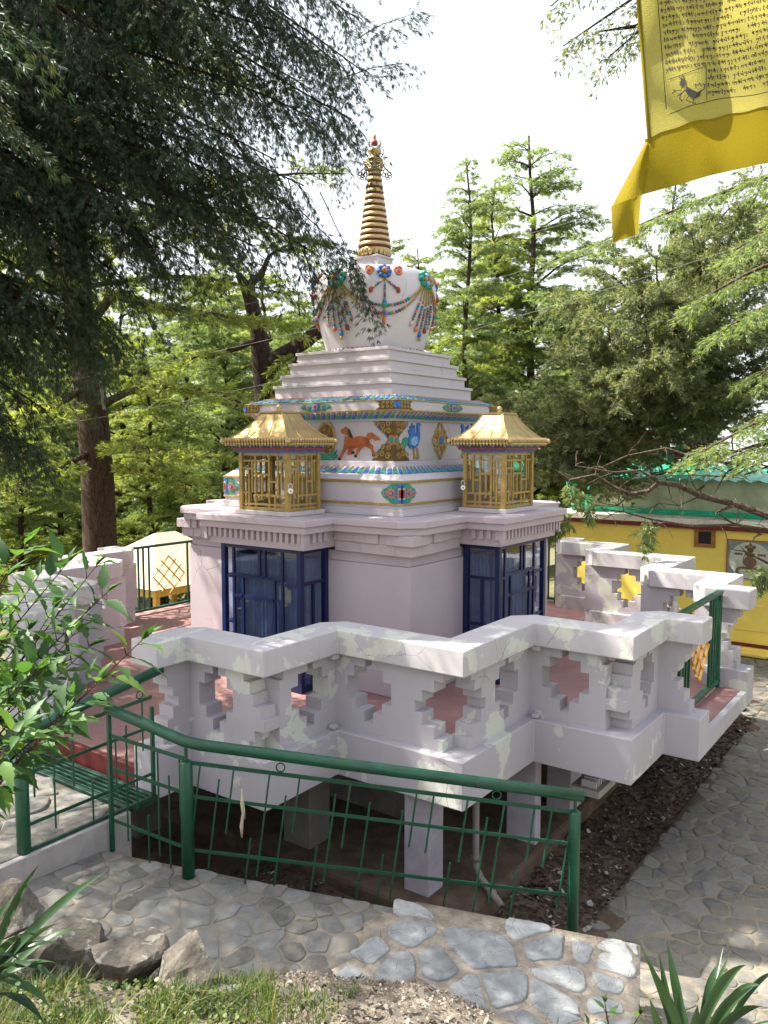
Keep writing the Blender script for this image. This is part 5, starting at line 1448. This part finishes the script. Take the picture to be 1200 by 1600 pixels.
# higher boughs of the same tree: the canopy whose shade lies over the terrace and the paving
SDN = np.array(SD)
for i in range(72):
    if i >= 58: P_ = np.array([R.uniform(1., 4.2), R.uniform(-3.7, -.6), .5]); e = P_ + SDN * R.uniform(4.8, 6.8)
    elif i < 34: P_ = np.array([R.uniform(2.6, 6.2), R.uniform(.4, 4.6), -.2]); e = P_ + SDN * R.uniform(5.6, 7.6)
    else: P_ = np.array([R.uniform(-1.6, 3.4), R.uniform(-1.4, 3.2), R.uniform(.5, 3.8)]); e = P_ + SDN * R.uniform(5.5, 7.8)
    dist = math.hypot(e[0] - tb[0], e[1] - tb[1]); z0 = min(10.5, e[2] + .15 * dist); k = int(min(10, (z0 + 1.3) / 1.15)); b_ = tr[k].copy(); b_[2] = z0
    c = g.curve(b_, e, .06, 10, .05); g.limb(c, .035, .006, 5); g.fan(c, .85, .11, .55, .27, .085, .065, .006, .2, .25, .3, -.05)
# loose twigs reaching in front of the dome
for px, py, Z, px2, py2 in ((470, 330, 7.3, 560, 425), (500, 300, 7.4, 585, 500), (480, 360, 7.3, 530, 470), (540, 120, 7.5, 640, 100), (560, 60, 7.5, 655, 20)):
    c = g.curve(at(px, py, Z), at(px2, py2, Z - .1), .04, 8, .05); g.limb(c, .006, .002, 5); g.fan(c, .22, .04, .5, .16, .06, .05, .003, .2, .3, .3, 0)
obj('limbs', g.wood, 'bark_dark', root, 0, True)
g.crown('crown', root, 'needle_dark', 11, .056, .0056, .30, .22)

# --- shaggy grey green juniper at the right ----------------------------------------------------------
g = Veg(131); R = g.R
p = at(1085, 690, 17.0); tb = (p[0], p[1], gz(p[0], p[1]))
root = thing('juniper_tree', 'shaggy grey green juniper spreading over the roof of the yellow house', 'tree', tb)
tr = [np.array([tb[0] + .25 * sin(i * .8), tb[1] + .2 * cos(i), tb[2] - .2 + i * .66]) for i in range(11)]
obj('trunk', MB().tube(tr, [.30 - .028 * i for i in range(11)], 12), 'bark_dark', root, 0, True)
TJ = [(815, 655, 12.6), (850, 600, 12.3), (880, 540, 12.2), (900, 475, 12.4), (930, 600, 11.8), (950, 510, 11.8), (955, 430, 12.3), (1000, 470, 11.6), (1025, 400, 12.), (1080, 365, 12.2), (1140, 325, 12.3), (1195, 275, 12.), (1010, 555, 11.3), (1060, 500, 11.2),
      (1120, 440, 11.2), (1180, 400, 11.2), (835, 715, 12.8), (880, 680, 12.5), (905, 640, 12.2), (1050, 590, 11.6), (1100, 545, 11.4), (1170, 520, 11.2), (1230, 470, 11), (1130, 610, 11.8), (1190, 600, 11.2), (905, 735, 12.6), (870, 745, 12.6), (960, 580, 12.2), (1240, 340, 11.6),
      (1080, 450, 12.5), (990, 520, 12.8), (920, 560, 13), (1150, 480, 12.6), (1040, 450, 13), (1110, 390, 12.9), (1200, 350, 12.8), (1180, 560, 12.4), (1250, 560, 11.5), (800, 620, 13.3), (860, 660, 13.2), (975, 640, 12.8), (1075, 640, 12.6), (940, 690, 13.)]
for i, (px, py, Z) in enumerate(TJ):
    e = np.array(at(px, py, Z)); dist = math.hypot(e[0] - tb[0], e[1] - tb[1])
    z0 = min(8.5, max(1.6, e[2] - dist * R.uniform(-.05, .35))); k = int(min(9, (z0 - tb[2] + .2) / .66)); b_ = tr[k].copy(); b_[2] = min(z0, tr[10][2])
    c = g.curve(b_, e, R.uniform(-.06, .06), 11, .09); g.limb(c, .06, .01, 6)
    g.fan(c, .62, .085, .30, .24, .075, .06, .007, .42, max(.35, 1 - 2.0 / max(dist, .5)), .25, .10)
for i in range(60):    # bare inner twigs
    px, py = R.uniform(930, 1200), R.uniform(610, 760); a = at(px, py, R.uniform(12.3, 14)); d_ = R.normal(0, .5, 3); d_[2] *= .6
    g.wood.tube(g.curve(a, np.array(a) + d_ + np.array([0, .4, -.1]), .1, 7, .12), [.018, .016, .014, .012, .010, .007, .004], 5, 0, False)
obj('limbs', g.wood, 'twig', root, 0, True); g.crown('crown', root, 'juniper', 15, .078, .0135, .50, .0)

# --- cedar standing outside the picture at the right; its boughs reach in -----------------------------
g = Veg(151); R = g.R
p = at(1560, 692, 9.6); tb = (p[0], p[1], -1.3)
root = thing('cedar_tree', 'cedar whose light green boughs and bare dead branch reach in from the right edge', 'tree', tb)
tr = [np.array([tb[0] + .02 * i, tb[1] + .03 * sin(i), -1.4 + i * 1.1]) for i in range(12)]
obj('trunk', MB().tube(tr, [.30 - .022 * i for i in range(12)], 12), 'bark', root, 0, True)
for l, sub in (([(1560, 560, 9.6), (1330, 600, 9.4), (1200, 650, 9.2), (1085, 712, 9.2)], .5), ([(1560, 600, 9.6), (1350, 640, 9.2), (1230, 680, 9.), (1140, 715, 9.)], .5), ([(1560, 250, 9.6), (1350, 220, 10.2), (1200, 275, 10.6), (1060, 325, 11), (945, 375, 11.3)], .5),
               ([(1560, 420, 9.6), (1330, 440, 9.4), (1210, 470, 9.3), (1120, 520, 9.4)], .5), ([(1560, 360, 9.6), (1330, 380, 9.4), (1180, 420, 9.6), (1090, 470, 9.8)], .45), ([(1560, 300, 9.6), (1380, 290, 9.2), (1240, 330, 9.1), (1150, 390, 9.2)], .5),
               ([(1560, 520, 9.6), (1350, 500, 9.3), (1250, 540, 9.2), (1180, 590, 9.2)], .45)):
    c = np.array(path_px(l)); t = np.linspace(0, 1, 12); c = np.stack([np.interp(t, np.linspace(0, 1, len(c)), c[:, k]) for k in range(3)], -1)
    g.limb(c, .05, .008, 6); g.fan(c, sub, .09, .35, .22, .075, .055, .006, .15, .4, .35, .02)
dead = [([(1400, 850, 9.6), (1200, 806, 9.5), (1150, 788, 9.5), (1095, 775, 9.45), (1060, 758, 9.4), (1030, 754, 9.4), (1012, 768, 9.4), (985, 772, 9.4), (958, 760, 9.35), (930, 742, 9.3), (890, 750, 9.3)], .045),
        ([(1400, 880, 9.6), (1200, 828, 9.5), (1150, 820, 9.4), (1080, 822, 9.4), (1020, 812, 9.35), (975, 800, 9.3), (940, 795, 9.3)], .022), ([(1150, 788, 9.5), (1120, 800, 9.4), (1140, 815, 9.4), (1190, 835, 9.4)], .022),
        ([(1030, 754, 9.4), (1000, 735, 9.3), (960, 738, 9.2), (900, 728, 9.2)], .018), ([(985, 772, 9.4), (965, 790, 9.3), (935, 785, 9.3), (920, 800, 9.3)], .012), ([(1020, 812, 9.35), (1012, 830, 9.3), (1000, 850, 9.3)], .008),
        ([(1200, 718, 9.3), (1140, 745, 9.3), (1080, 742, 9.3), (1000, 745, 9.3)], .014), ([(1200, 690, 9.4), (1100, 720, 9.4), (1040, 700, 9.4), (980, 712, 9.4), (940, 730, 9.4)], .02), ([(1200, 880, 9.3), (1165, 862, 9.3), (1140, 858, 9.3)], .014), ([(1095, 775, 9.45), (1060, 790, 9.4), (1030, 786, 9.4), (1000, 800, 9.4)], .010)]
for l, r in dead:
    c = np.array(path_px(l)); g.limb(c, r, r * .3, 7)
    for q in c[1:]:
        for _ in range(2):
            d_ = R.normal(0, .16, 3); d_[2] -= .03; g.wood.tube(g.curve(q, q + d_, .1, 5, .15), [.007, .006, .005, .004, .002], 4, 0, False)
for px, py in ((868, 815), (880, 805), (1012, 822), (1005, 835), (920, 790), (1180, 900), (1192, 890), (890, 760), (905, 772)):
    a = at(px, py - 14, 9.3); c = g.curve(a, at(px + 4, py + 16, 9.3), 0, 5, .05); g.fan(c, .12, .03, .4, .09, .05, .04, .003, .2, 0, .2, 0)
obj('limbs', g.wood, 'twig', root, 0, True); g.crown('crown', root, 'needle_blue', 12, .075, .011, .40, .15)

# --- spray hanging in at the top right, from a tree outside the picture -------------------------------
g = Veg(171)
p = at(1450, 692, 6.2); tb = (p[0], p[1], -1.2)
root = thing('conifer_tree', 'conifer outside the frame whose hanging spray enters beside the yellow flag at the top', 'tree', tb)
obj('trunk', MB().tube([(tb[0] + .03 * i, tb[1], -1.3 + i * 1.2) for i in range(9)], [.24 - .02 * i for i in range(9)], 12), 'bark', root, 0, True)
for l in ([(1450, -250, 6.3), (1150, -120, 6.3), (1000, -10, 6.3), (880, 72, 6.3)], [(1450, -350, 6.3), (1150, -200, 6.4), (980, -90, 6.4), (860, 10, 6.4)], [(1450, -200, 6.3), (1150, -60, 6.2), (1020, 30, 6.2), (950, 90, 6.2)], [(1150, -160, 6.3), (1020, -80, 6.3), (900, -30, 6.3)], [(1100, -60, 6.4), (1000, 40, 6.4), (930, 50, 6.4)]):
    c = np.array(path_px(l)); t = np.linspace(0, 1, 12); c = np.stack([np.interp(t, np.linspace(0, 1, len(c)), c[:, k]) for k in range(3)], -1)
    g.limb(c, .028, .005, 6); g.fan(c, .33, .07, .6, .16, .06, .045, .004, .15, .35, .4, 0)
obj('limbs', g.wood, 'bark_dark', root, 0, True); g.crown('crown', root, 'juniper', 6, .046, .010, .45, .1)

# --- broad leaved shrub, lower left ------------------------------------------------------------------
def leaf_pts():
    e = [(0, 0), (.14, .11), (.23, .22), (.21, .33), (.29, .42), (.20, .50), (.22, .61), (.13, .70), (.13, .80), (.05, .92), (0, 1.1)]
    return e
def leafy(name, lab, base, stems, llen, mat, seed, dens=.085, cat='shrub'):
    R = random.Random(seed); root = thing(name, lab, cat, base); wood = MB(); vs = []; fs = []; tint = []
    E_ = leaf_pts(); n = len(E_)
    def leaf(p, d, up, L):
        d = d.normalized(); s = d.cross(up); s = s.normalized() if s.length > 1e-4 else d.orthogonal().normalized(); u = s.cross(d)
        o = len(vs); fold = R.uniform(.1, .35); curl = R.uniform(.05, .35); tw = R.uniform(-.15, .15)
        for k, sg in ((0, 0), (1, 1), (2, -1)):
            for x, t in E_:
                q = p + d * (t * L) - u * (curl * L * t * t) + s * (sg * x * L * .8) + u * (x * L * fold * (1 if sg else 0)) + u * (sg * tw * x * L)
                vs.append(tuple(q))
        tt = R.random()
        for sg in (1, 2):
            for i in range(n - 1):
                f = (o + i, o + i + 1, o + sg * n + i + 1, o + sg * n + i)
                fs.append(f if sg == 1 else f[::-1]); tint.append(tt)
    for pts in stems:
        P = [Vector(q) for q in pts]; m = 14; L = [P[0]]
        fine = []
        for i in range(m + 1):
            t = i / m * (len(P) - 1); k = min(int(t), len(P) - 2); fine.append(P[k].lerp(P[k + 1], t - k))
        wood.tube(fine, [.0065 - .0052 * i / m for i in range(m + 1)], 6)
        Ltot = sum((b_ - a).length for a, b_ in zip(fine, fine[1:])); acc = 0; nxt = Ltot * .25; ph = R.uniform(0, 6)
        for a, b_ in zip(fine, fine[1:]):
            seg = (b_ - a).length
            while nxt <= acc + seg:
                p = a.lerp(b_, (nxt - acc) / seg); d = (b_ - a).normalized(); ph += 2.4 + R.uniform(-.4, .4)
                for _ in range(1 if R.random() < .45 else 2):
                    e1 = d.orthogonal().normalized(); e2 = d.cross(e1); out = e1 * cos(ph) + e2 * sin(ph); ph += pi * .9
                    dd = out * R.uniform(.7, 1.) + d * R.uniform(.3, .8) + Vector((0, 0, R.uniform(-.25, .15)))
                    q = p + dd.normalized() * llen * .28; wood.tube([p, q], .0016, 4)
                    leaf(q, dd, Vector((R.uniform(-.4, .4), R.uniform(-.4, .4), 1)), llen * R.uniform(.6, 1.2))
                nxt += dens * R.uniform(.6, 1.3)
            acc += seg
        for _ in range(4): leaf(fine[-1], (fine[-1] - fine[-2]).normalized() + Vector((R.uniform(-.5, .5), R.uniform(-.5, .5), R.uniform(-.1, .4))), Vector((R.uniform(-.3, .3), R.uniform(-.3, .3), 1)), llen * R.uniform(.4, .8))
    obj('stems', wood, 'bark', root, 0, True)
    np_obj('leaves', np.array(vs), np.array(fs), mat, root, np.array(tint), True)
    return root
bz = at(-420, 1420, 2.5); bz = (bz[0], bz[1], float(bank_z(np.array(bz[0]), np.array(bz[1]))))
R_ = random.Random(5); stems = []
for (px, py, Z) in ((222, 1000, 2.3), (168, 925, 2.55), (150, 885, 2.7), (105, 880, 2.6), (40, 852, 2.5), (12, 900, 2.3), (-30, 940, 2.4), (120, 985, 2.5), (155, 1065, 2.25), (60, 1050, 2.3), (100, 1120, 2.2), (35, 1140, 2.1), (-10, 1010, 2.3),
                   (-40, 1100, 2.2), (85, 950, 2.75), (45, 985, 2.6), (75, 1090, 2.45), (20, 1060, 2.4), (140, 1010, 2.7), (-20, 860, 2.6), (60, 900, 2.75), (95, 1040, 2.6), (0, 960, 2.7)):
    e = Vector(at(px, py, Z)); b_ = Vector(bz) + Vector((R_.uniform(-.1, .1), R_.uniform(-.1, .1), 0))
    m1 = b_.lerp(e, .4) + Vector((R_.uniform(-.06, .06), R_.uniform(-.06, .06), .13)); m2 = b_.lerp(e, .75) + Vector((R_.uniform(-.05, .05), R_.uniform(-.05, .05), .10))
    stems.append([b_, m1, m2, e])
leafy('leafy_shrub', 'green shrub with toothed leaves growing in from the left edge', bz, stems, .094, 'broadleaf', 3, .040)
bz2 = at(965, 1660, 3.2)
leafy('weed_plant', 'small pale green leafy weed before the paving at the bottom right', bz2, [[bz2, at(955, 1620, 3.2), at(948, 1588, 3.2), at(945, 1566, 3.2)], [bz2, at(985, 1610, 3.15), at(1000, 1585, 3.15)], [bz2, at(925, 1625, 3.2), at(920, 1600, 3.2)]], .05, 'broadleaf', 9, .04, 'plant')
pb = at(1196, 1075, 12.2); pb = (pb[0], pb[1], -1.08)
leafy('leafy_plant', 'pale leafy plant at the foot of the yellow wall by the right edge', pb, [[pb, at(1190, 1060, 12.2), at(1180, 1035, 12.2)], [pb, at(1200, 1050, 12.2), at(1205, 1020, 12.2)], [pb, at(1185, 1065, 12.2), at(1172, 1055, 12.2)], [pb, at(1212, 1060, 12.2), at(1222, 1040, 12.2)]], .12, 'grass', 12, .05, 'plant')

# --- strap leaved lilies ------------------------------------------------------------------------------
def straps(lab, base, leaves, seed):
    R = random.Random(seed); vs = []; fs = []; tn = []; base = Vector(base)
    for (px, py, Z, h_, w_) in leaves:
        e = Vector(at(px, py, Z)); b_ = base + Vector((R.uniform(-.05, .05), R.uniform(-.05, .05), 0)); mid = b_.lerp(e, .5) + Vector((0, 0, h_)); n = 12; o = len(vs); tt = R.random()
        side0 = Vector(RT) * R.uniform(.7, 1.) + Vector(FW) * R.uniform(-.5, .5)
        for i in range(n + 1):
            t = i / n; p = b_ * (1 - t) ** 2 + mid * 2 * t * (1 - t) + e * t * t; d = ((mid - b_) * (1 - t) + (e - mid) * t).normalized()
            s = (side0 - d * side0.dot(d)).normalized(); u = s.cross(d); wd = w_ * (.75 + .5 * t if t < .5 else 1.) * min(1, (1 - t) * 3.2 + .04) / 2
            vs += [tuple(p - s * wd + u * wd * .35), tuple(p), tuple(p + s * wd + u * wd * .35)]
        for i in range(n):
            q = o + i * 3; fs += [(q, q + 1, q + 4, q + 3), (q + 1, q + 2, q + 5, q + 4)]; tn += [tt, tt]
    root = np_obj('lily_plant', np.array(vs), np.array(fs), 'strap', None, np.array(tn), True)
    return tag(root, lab, 'plant', 'strap leaved lilies on the bank')
straps('strap leaved lily at the bottom left beside the lichened rocks', at(-60, 1600, 2.75),
       [(165, 1362, 2.75, .10, .034), (60, 1352, 2.7, .12, .03), (128, 1490, 2.8, .26, .03), (105, 1510, 2.75, .20, .028), (60, 1462, 2.65, .22, .032), (150, 1455, 2.9, .20, .026), (80, 1575, 2.6, .24, .034), (40, 1540, 2.5, .2, .03),
        (20, 1400, 2.8, .10, .03), (70, 1600, 2.5, .22, .036), (100, 1440, 2.85, .15, .028), (0, 1360, 2.6, .1, .03), (30, 1500, 2.5, .22, .034), (90, 1535, 2.7, .25, .03)], 4)
straps('large strap leaved lily at the bottom right before the stone path', at(1075, 1690, 3.1),
       [(1042, 1468, 3.1, .04, .036), (1000, 1475, 3.2, .10, .024), (1008, 1495, 3.0, .06, .03), (1030, 1490, 3.15, .05, .026), (1060, 1545, 3.05, .04, .04), (1120, 1508, 3.1, .16, .036), (1165, 1508, 3.0, .22, .038), (1140, 1490, 3.3, .05, .022), (1190, 1540, 3.0, .24, .034), (1130, 1480, 3.35, .05, .02),
        (1200, 1575, 2.95, .22, .036), (1160, 1550, 3.1, .2, .03), (1015, 1560, 3.0, .03, .034), (1090, 1570, 2.95, .08, .036), (1210, 1520, 3.2, .2, .03), (1230, 1600, 2.9, .2, .034), (1030, 1530, 2.95, .06, .034)], 6)

# ================================================================== PRAYER FLAG
def fZ(px, py): return 3.0 + .05 * sin(px * .021 + py * .004) + .025 * sin(px * .05 - py * .012 + 1) + (px - 1000) * .0006 + .02 * sin(py * .03)
def fp(px, py, d=0.): return at(px, py, fZ(px, py) - d)
fl = thing('prayer_flag', 'yellow Tibetan prayer flag printed with black script, hanging in from the top right', 'flag', fp(1300, -150))
def seam(x): return 219 - 26 * min(1, (x - 1012) / 60.) * .9 - max(0, x - 1072) * .205 + 3 * sin(x * .12) * .4
def left(y): return 1012 - (219 - y) * .079
nx, ny = 44, 40; vs = []
for i in range(nx + 1):
    for j in range(ny + 1):
        s = i / nx; t = j / ny; x = 1012 + s * 440; yb = seam(x); y = -260 + (yb + 260) * t; x = x + (left(y) - 1012) * (1 - s); vs.append(fp(x, y))
m = MB(); m.add(vs, [(i * (ny + 1) + j, i * (ny + 1) + j + 1, (i + 1) * (ny + 1) + j + 1, (i + 1) * (ny + 1) + j) for i in range(nx) for j in range(ny)])
obj('cloth', m, 'flag_thin', fl, 0, True)
m = MB(); vs = []
for j in range(30):
    y = -260 + (222 + 260) * j / 29
    vs += [fp(left(y) - .5, y, -.002), fp(left(y) - .5, y, .003), fp(left(y) + 5.5, y, .003), fp(left(y) + 5.5, y, -.002)]
m.add(vs, [(j * 4 + a_, j * 4 + (a_ + 1) % 4, j * 4 + 4 + (a_ + 1) % 4, j * 4 + 4 + a_) for j in range(29) for a_ in range(4)])
obj('hem', m, 'flag_thick', fl, 0, True)
def low(x): return 306 - (x - 1003) * .30 if x < 1110 else 274 - (x - 1110) * .22
m = MB(); vs = []; nx, ny = 60, 12
for i in range(nx + 1):
    x = 1008 + 445 * (i / nx) ** 1.15
    for j in range(ny + 1):
        t = j / ny; y = seam(max(x, 1012)) - 3 + (low(x) - seam(max(x, 1012)) + 3) * t
        vs.append(fp(x - 6 * t * max(0, 1 - (x - 1008) / 60), y, .004 + .012 * sin(x * .09) * t * .5))
m.add(vs, [(i * (ny + 1) + j, i * (ny + 1) + j + 1, (i + 1) * (ny + 1) + j + 1, (i + 1) * (ny + 1) + j) for i in range(nx) for j in range(ny)])
brd = obj('border', m, 'flag_thick', fl, 0, True)
# tail: the border's end folded over and hanging down to the left
m = MB(); vs = []; n1, n2 = 14, 10
for i in range(n1 + 1):
    s = i / n1
    a = (1009 - 54 * s, 221 + 104 * s); b_ = (1016 - 13 * s, 226 + 80 * s)
    for j in range(n2 + 1):
        t = j / n2; vs.append(fp(a[0] + (b_[0] - a[0]) * t, a[1] + (b_[1] - a[1]) * t, .012 + .02 * sin(t * 3.1)))
m.add(vs, [(i * (n2 + 1) + j, i * (n2 + 1) + j + 1, (i + 1) * (n2 + 1) + j + 1, (i + 1) * (n2 + 1) + j) for i in range(n1) for j in range(n2)])
vs = []; n1, n2 = 10, 8
for i in range(n1 + 1):
    s = i / n1; yl = 322 + 57 * s; yr = 305 + 61 * s
    for j in range(n2 + 1):
        t = j / n2; x = 955 + 2.5 * s + (1002 - 5 * s - 955 - 2.5 * s) * t; vs.append(fp(x, yl + (yr - yl) * t, .034 + .014 * sin(t * 5 + s)))
m.add(vs, [(i * (n2 + 1) + j, i * (n2 + 1) + j + 1, (i + 1) * (n2 + 1) + j + 1, (i + 1) * (n2 + 1) + j) for i in range(n1) for j in range(n2)])
obj('folded_tail', m, 'flag_thick', brd, 0, True)
# printed script
GL = [[[(0,1),(.8,1)],[(.15,1),(.1,.6)],[(.4,1),(.4,.5)],[(.7,1),(.7,.2)]], [[(0,1),(.75,1)],[(.2,1),(.05,.6),(.3,.6)],[(.7,1),(.7,.1)]], [[(0,1),(.5,1),(.2,.7),(.6,.5),(.6,.3)]], [[(0,1),(.6,1),(.1,.7),(.5,.6),(.55,.1)]],
      [[(0,1),(.6,1)],[(.3,1),(.1,.7),(.4,.6),(.6,.3),(.3,.1)]], [[(0,1),(0,.5),(.6,.5)],[(.6,1),(.6,.1)]], [[(.3,1),(.1,1),(0,.8),(.3,.6),(.6,.6)],[(.6,1),(.6,.1)]], [[(0,1),(.6,1)],[(.3,1),(.4,.7),(.1,.5),(.5,.4),(.5,.1)]],
      [[(0,1),(.25,.9),(.1,.6),(.4,.6),(.4,1),(.7,1),(.7,.1)]], [[(0,1),(.7,1)],[(.15,1),(.05,.6),(.35,.6),(.35,1)],[(.35,.6),(.68,.3)],[(.65,1),(.65,.1)]], [[(0,1),(0,.5),(.55,.5),(.55,1),(0,1)],[(.55,.5),(.55,.1)]]]
VW = [[], [], [[(.2,1.15),(.5,1.38),(.3,1.5)]], [[(0,1.42),(.3,1.15),(.6,1.42)]], [[(.1,1.45),(.5,1.15)]], [[(.5,.1),(.2,-.1),(.5,-.3)]]]
ink = MB(); TR = random.Random(42)
def stroke(pts, wpx):
    for (x0, y0), (x1, y1) in zip(pts, pts[1:]):
        L = math.hypot(x1 - x0, y1 - y0) or 1; nx_, ny_ = -(y1 - y0) / L * wpx / 2, (x1 - x0) / L * wpx / 2
        k = max(1, int(L / 12))
        for i in range(k):
            a, b_ = i / k, (i + 1) / k; xa, ya, xb, yb = x0 + (x1 - x0) * a, y0 + (y1 - y0) * a, x0 + (x1 - x0) * b_, y0 + (y1 - y0) * b_
            ink.add([fp(xa + nx_, ya + ny_, .0025), fp(xa - nx_, ya - ny_, .0025), fp(xb - nx_, yb - ny_, .0025), fp(xb + nx_, yb + ny_, .0025)], [(0, 1, 2, 3)])
def base_y(x, row): return 147 - row * 11.6 - (x - 1105) * .17 + 2.2 * sin(x * .045 + row * .15)
for row in range(-0, 30):
    x = 1106 if row < 4 else left(base_y(1045, row)) + 36 + TR.uniform(0, 3)
    while x < 1395:
        for _ in range(TR.randint(3, 9)):
            gl = TR.choice(GL); vw = TR.choice(VW); sx, sy = 4.6 * TR.uniform(.85, 1.1), 5.6 * TR.uniform(.9, 1.1)
            for st_ in gl + vw: stroke([(x + a * sx, base_y(x + a * sx, row) - b_ * sy + sy * .5) for a, b_ in st_], 1.05)
            x += sx * .95
            if TR.random() < .55: stroke([(x, base_y(x, row) - sy * .45), (x + 1.2, base_y(x, row) - sy * .3)], 1.1); x += 1.8
            if x > 1395: break
        stroke([(x + 1, base_y(x, row) - 3), (x + 1, base_y(x, row) + 2.6)], .9); x += TR.choice((5, 5, 9, 14))
lf = lambda y: left(y) + 33
stroke([(lf(y), y) for y in range(-250, 180, 10)], 1.1)
bl = lambda x: 178 - 14 * min(1, (x - 1047) / 30) - max(0, x - 1077) * .17 + 1.5 * sin(x * .06)
stroke([(x, bl(x)) for x in range(1047, 1400, 8)], 1.1)
stroke([(x, 124 - (x - 1045) * .36) for x in range(1045, 1105, 6)], 1.)
stroke([(1103.5, 103), (1104, 128), (1104.5, 156)], 1.)
# little printed beast in the corner panel
for poly in ([(1062,128),(1066,122),(1071,124),(1072,131),(1068,135),(1062,134)], [(1072,134),(1080,139),(1090,144),(1096,140),(1094,150),(1084,155),(1076,150),(1071,142)]):
    ink.add([fp(x, y, .0025) for x, y in poly], [tuple(range(len(poly)))])
for q in ([(1060,118),(1064,124),(1067,117),(1069,124)], [(1068,135),(1063,141),(1056,142),(1050,146)], [(1072,140),(1064,146),(1062,154),(1066,158)], [(1076,150),(1072,156),(1080,160)], [(1084,155),(1082,161),(1088,161)], [(1094,143),(1100,139),(1102,132),(1097,131)], [(1088,138),(1086,131),(1091,134),(1093,129),(1096,135)], [(1056,142),(1052,140)], [(1066,146),(1058,150)]): stroke(q, 1.2)
obj('printed_script', ink, 'ink', fl)

# overhead wires
for k, (a, b_) in enumerate((((-60, 622, 12.6), (1260, 282, 9.2)), ((-60, 552, 13), (1260, 236, 9.8)), ((-60, 688, 12.2), (1260, 352, 9.0)))):
    A_, B2 = Vector(at(*a)), Vector(at(*b_)); n = 24
    w_ = MB().tube([A_.lerp(B2, i / n) + Vector((0, 0, -.28 * sin(pi * i / n))) for i in range(n + 1)], .0032, 5)
    tag(obj('overhead_wire', w_, 'cable', None, 0, True), ('middle pale wire passing behind the stupa dome, between two others', 'uppermost pale wire crossing behind the spire base', 'lowest pale wire crossing behind the stupa')[k], 'wire', 'pale overhead wires')
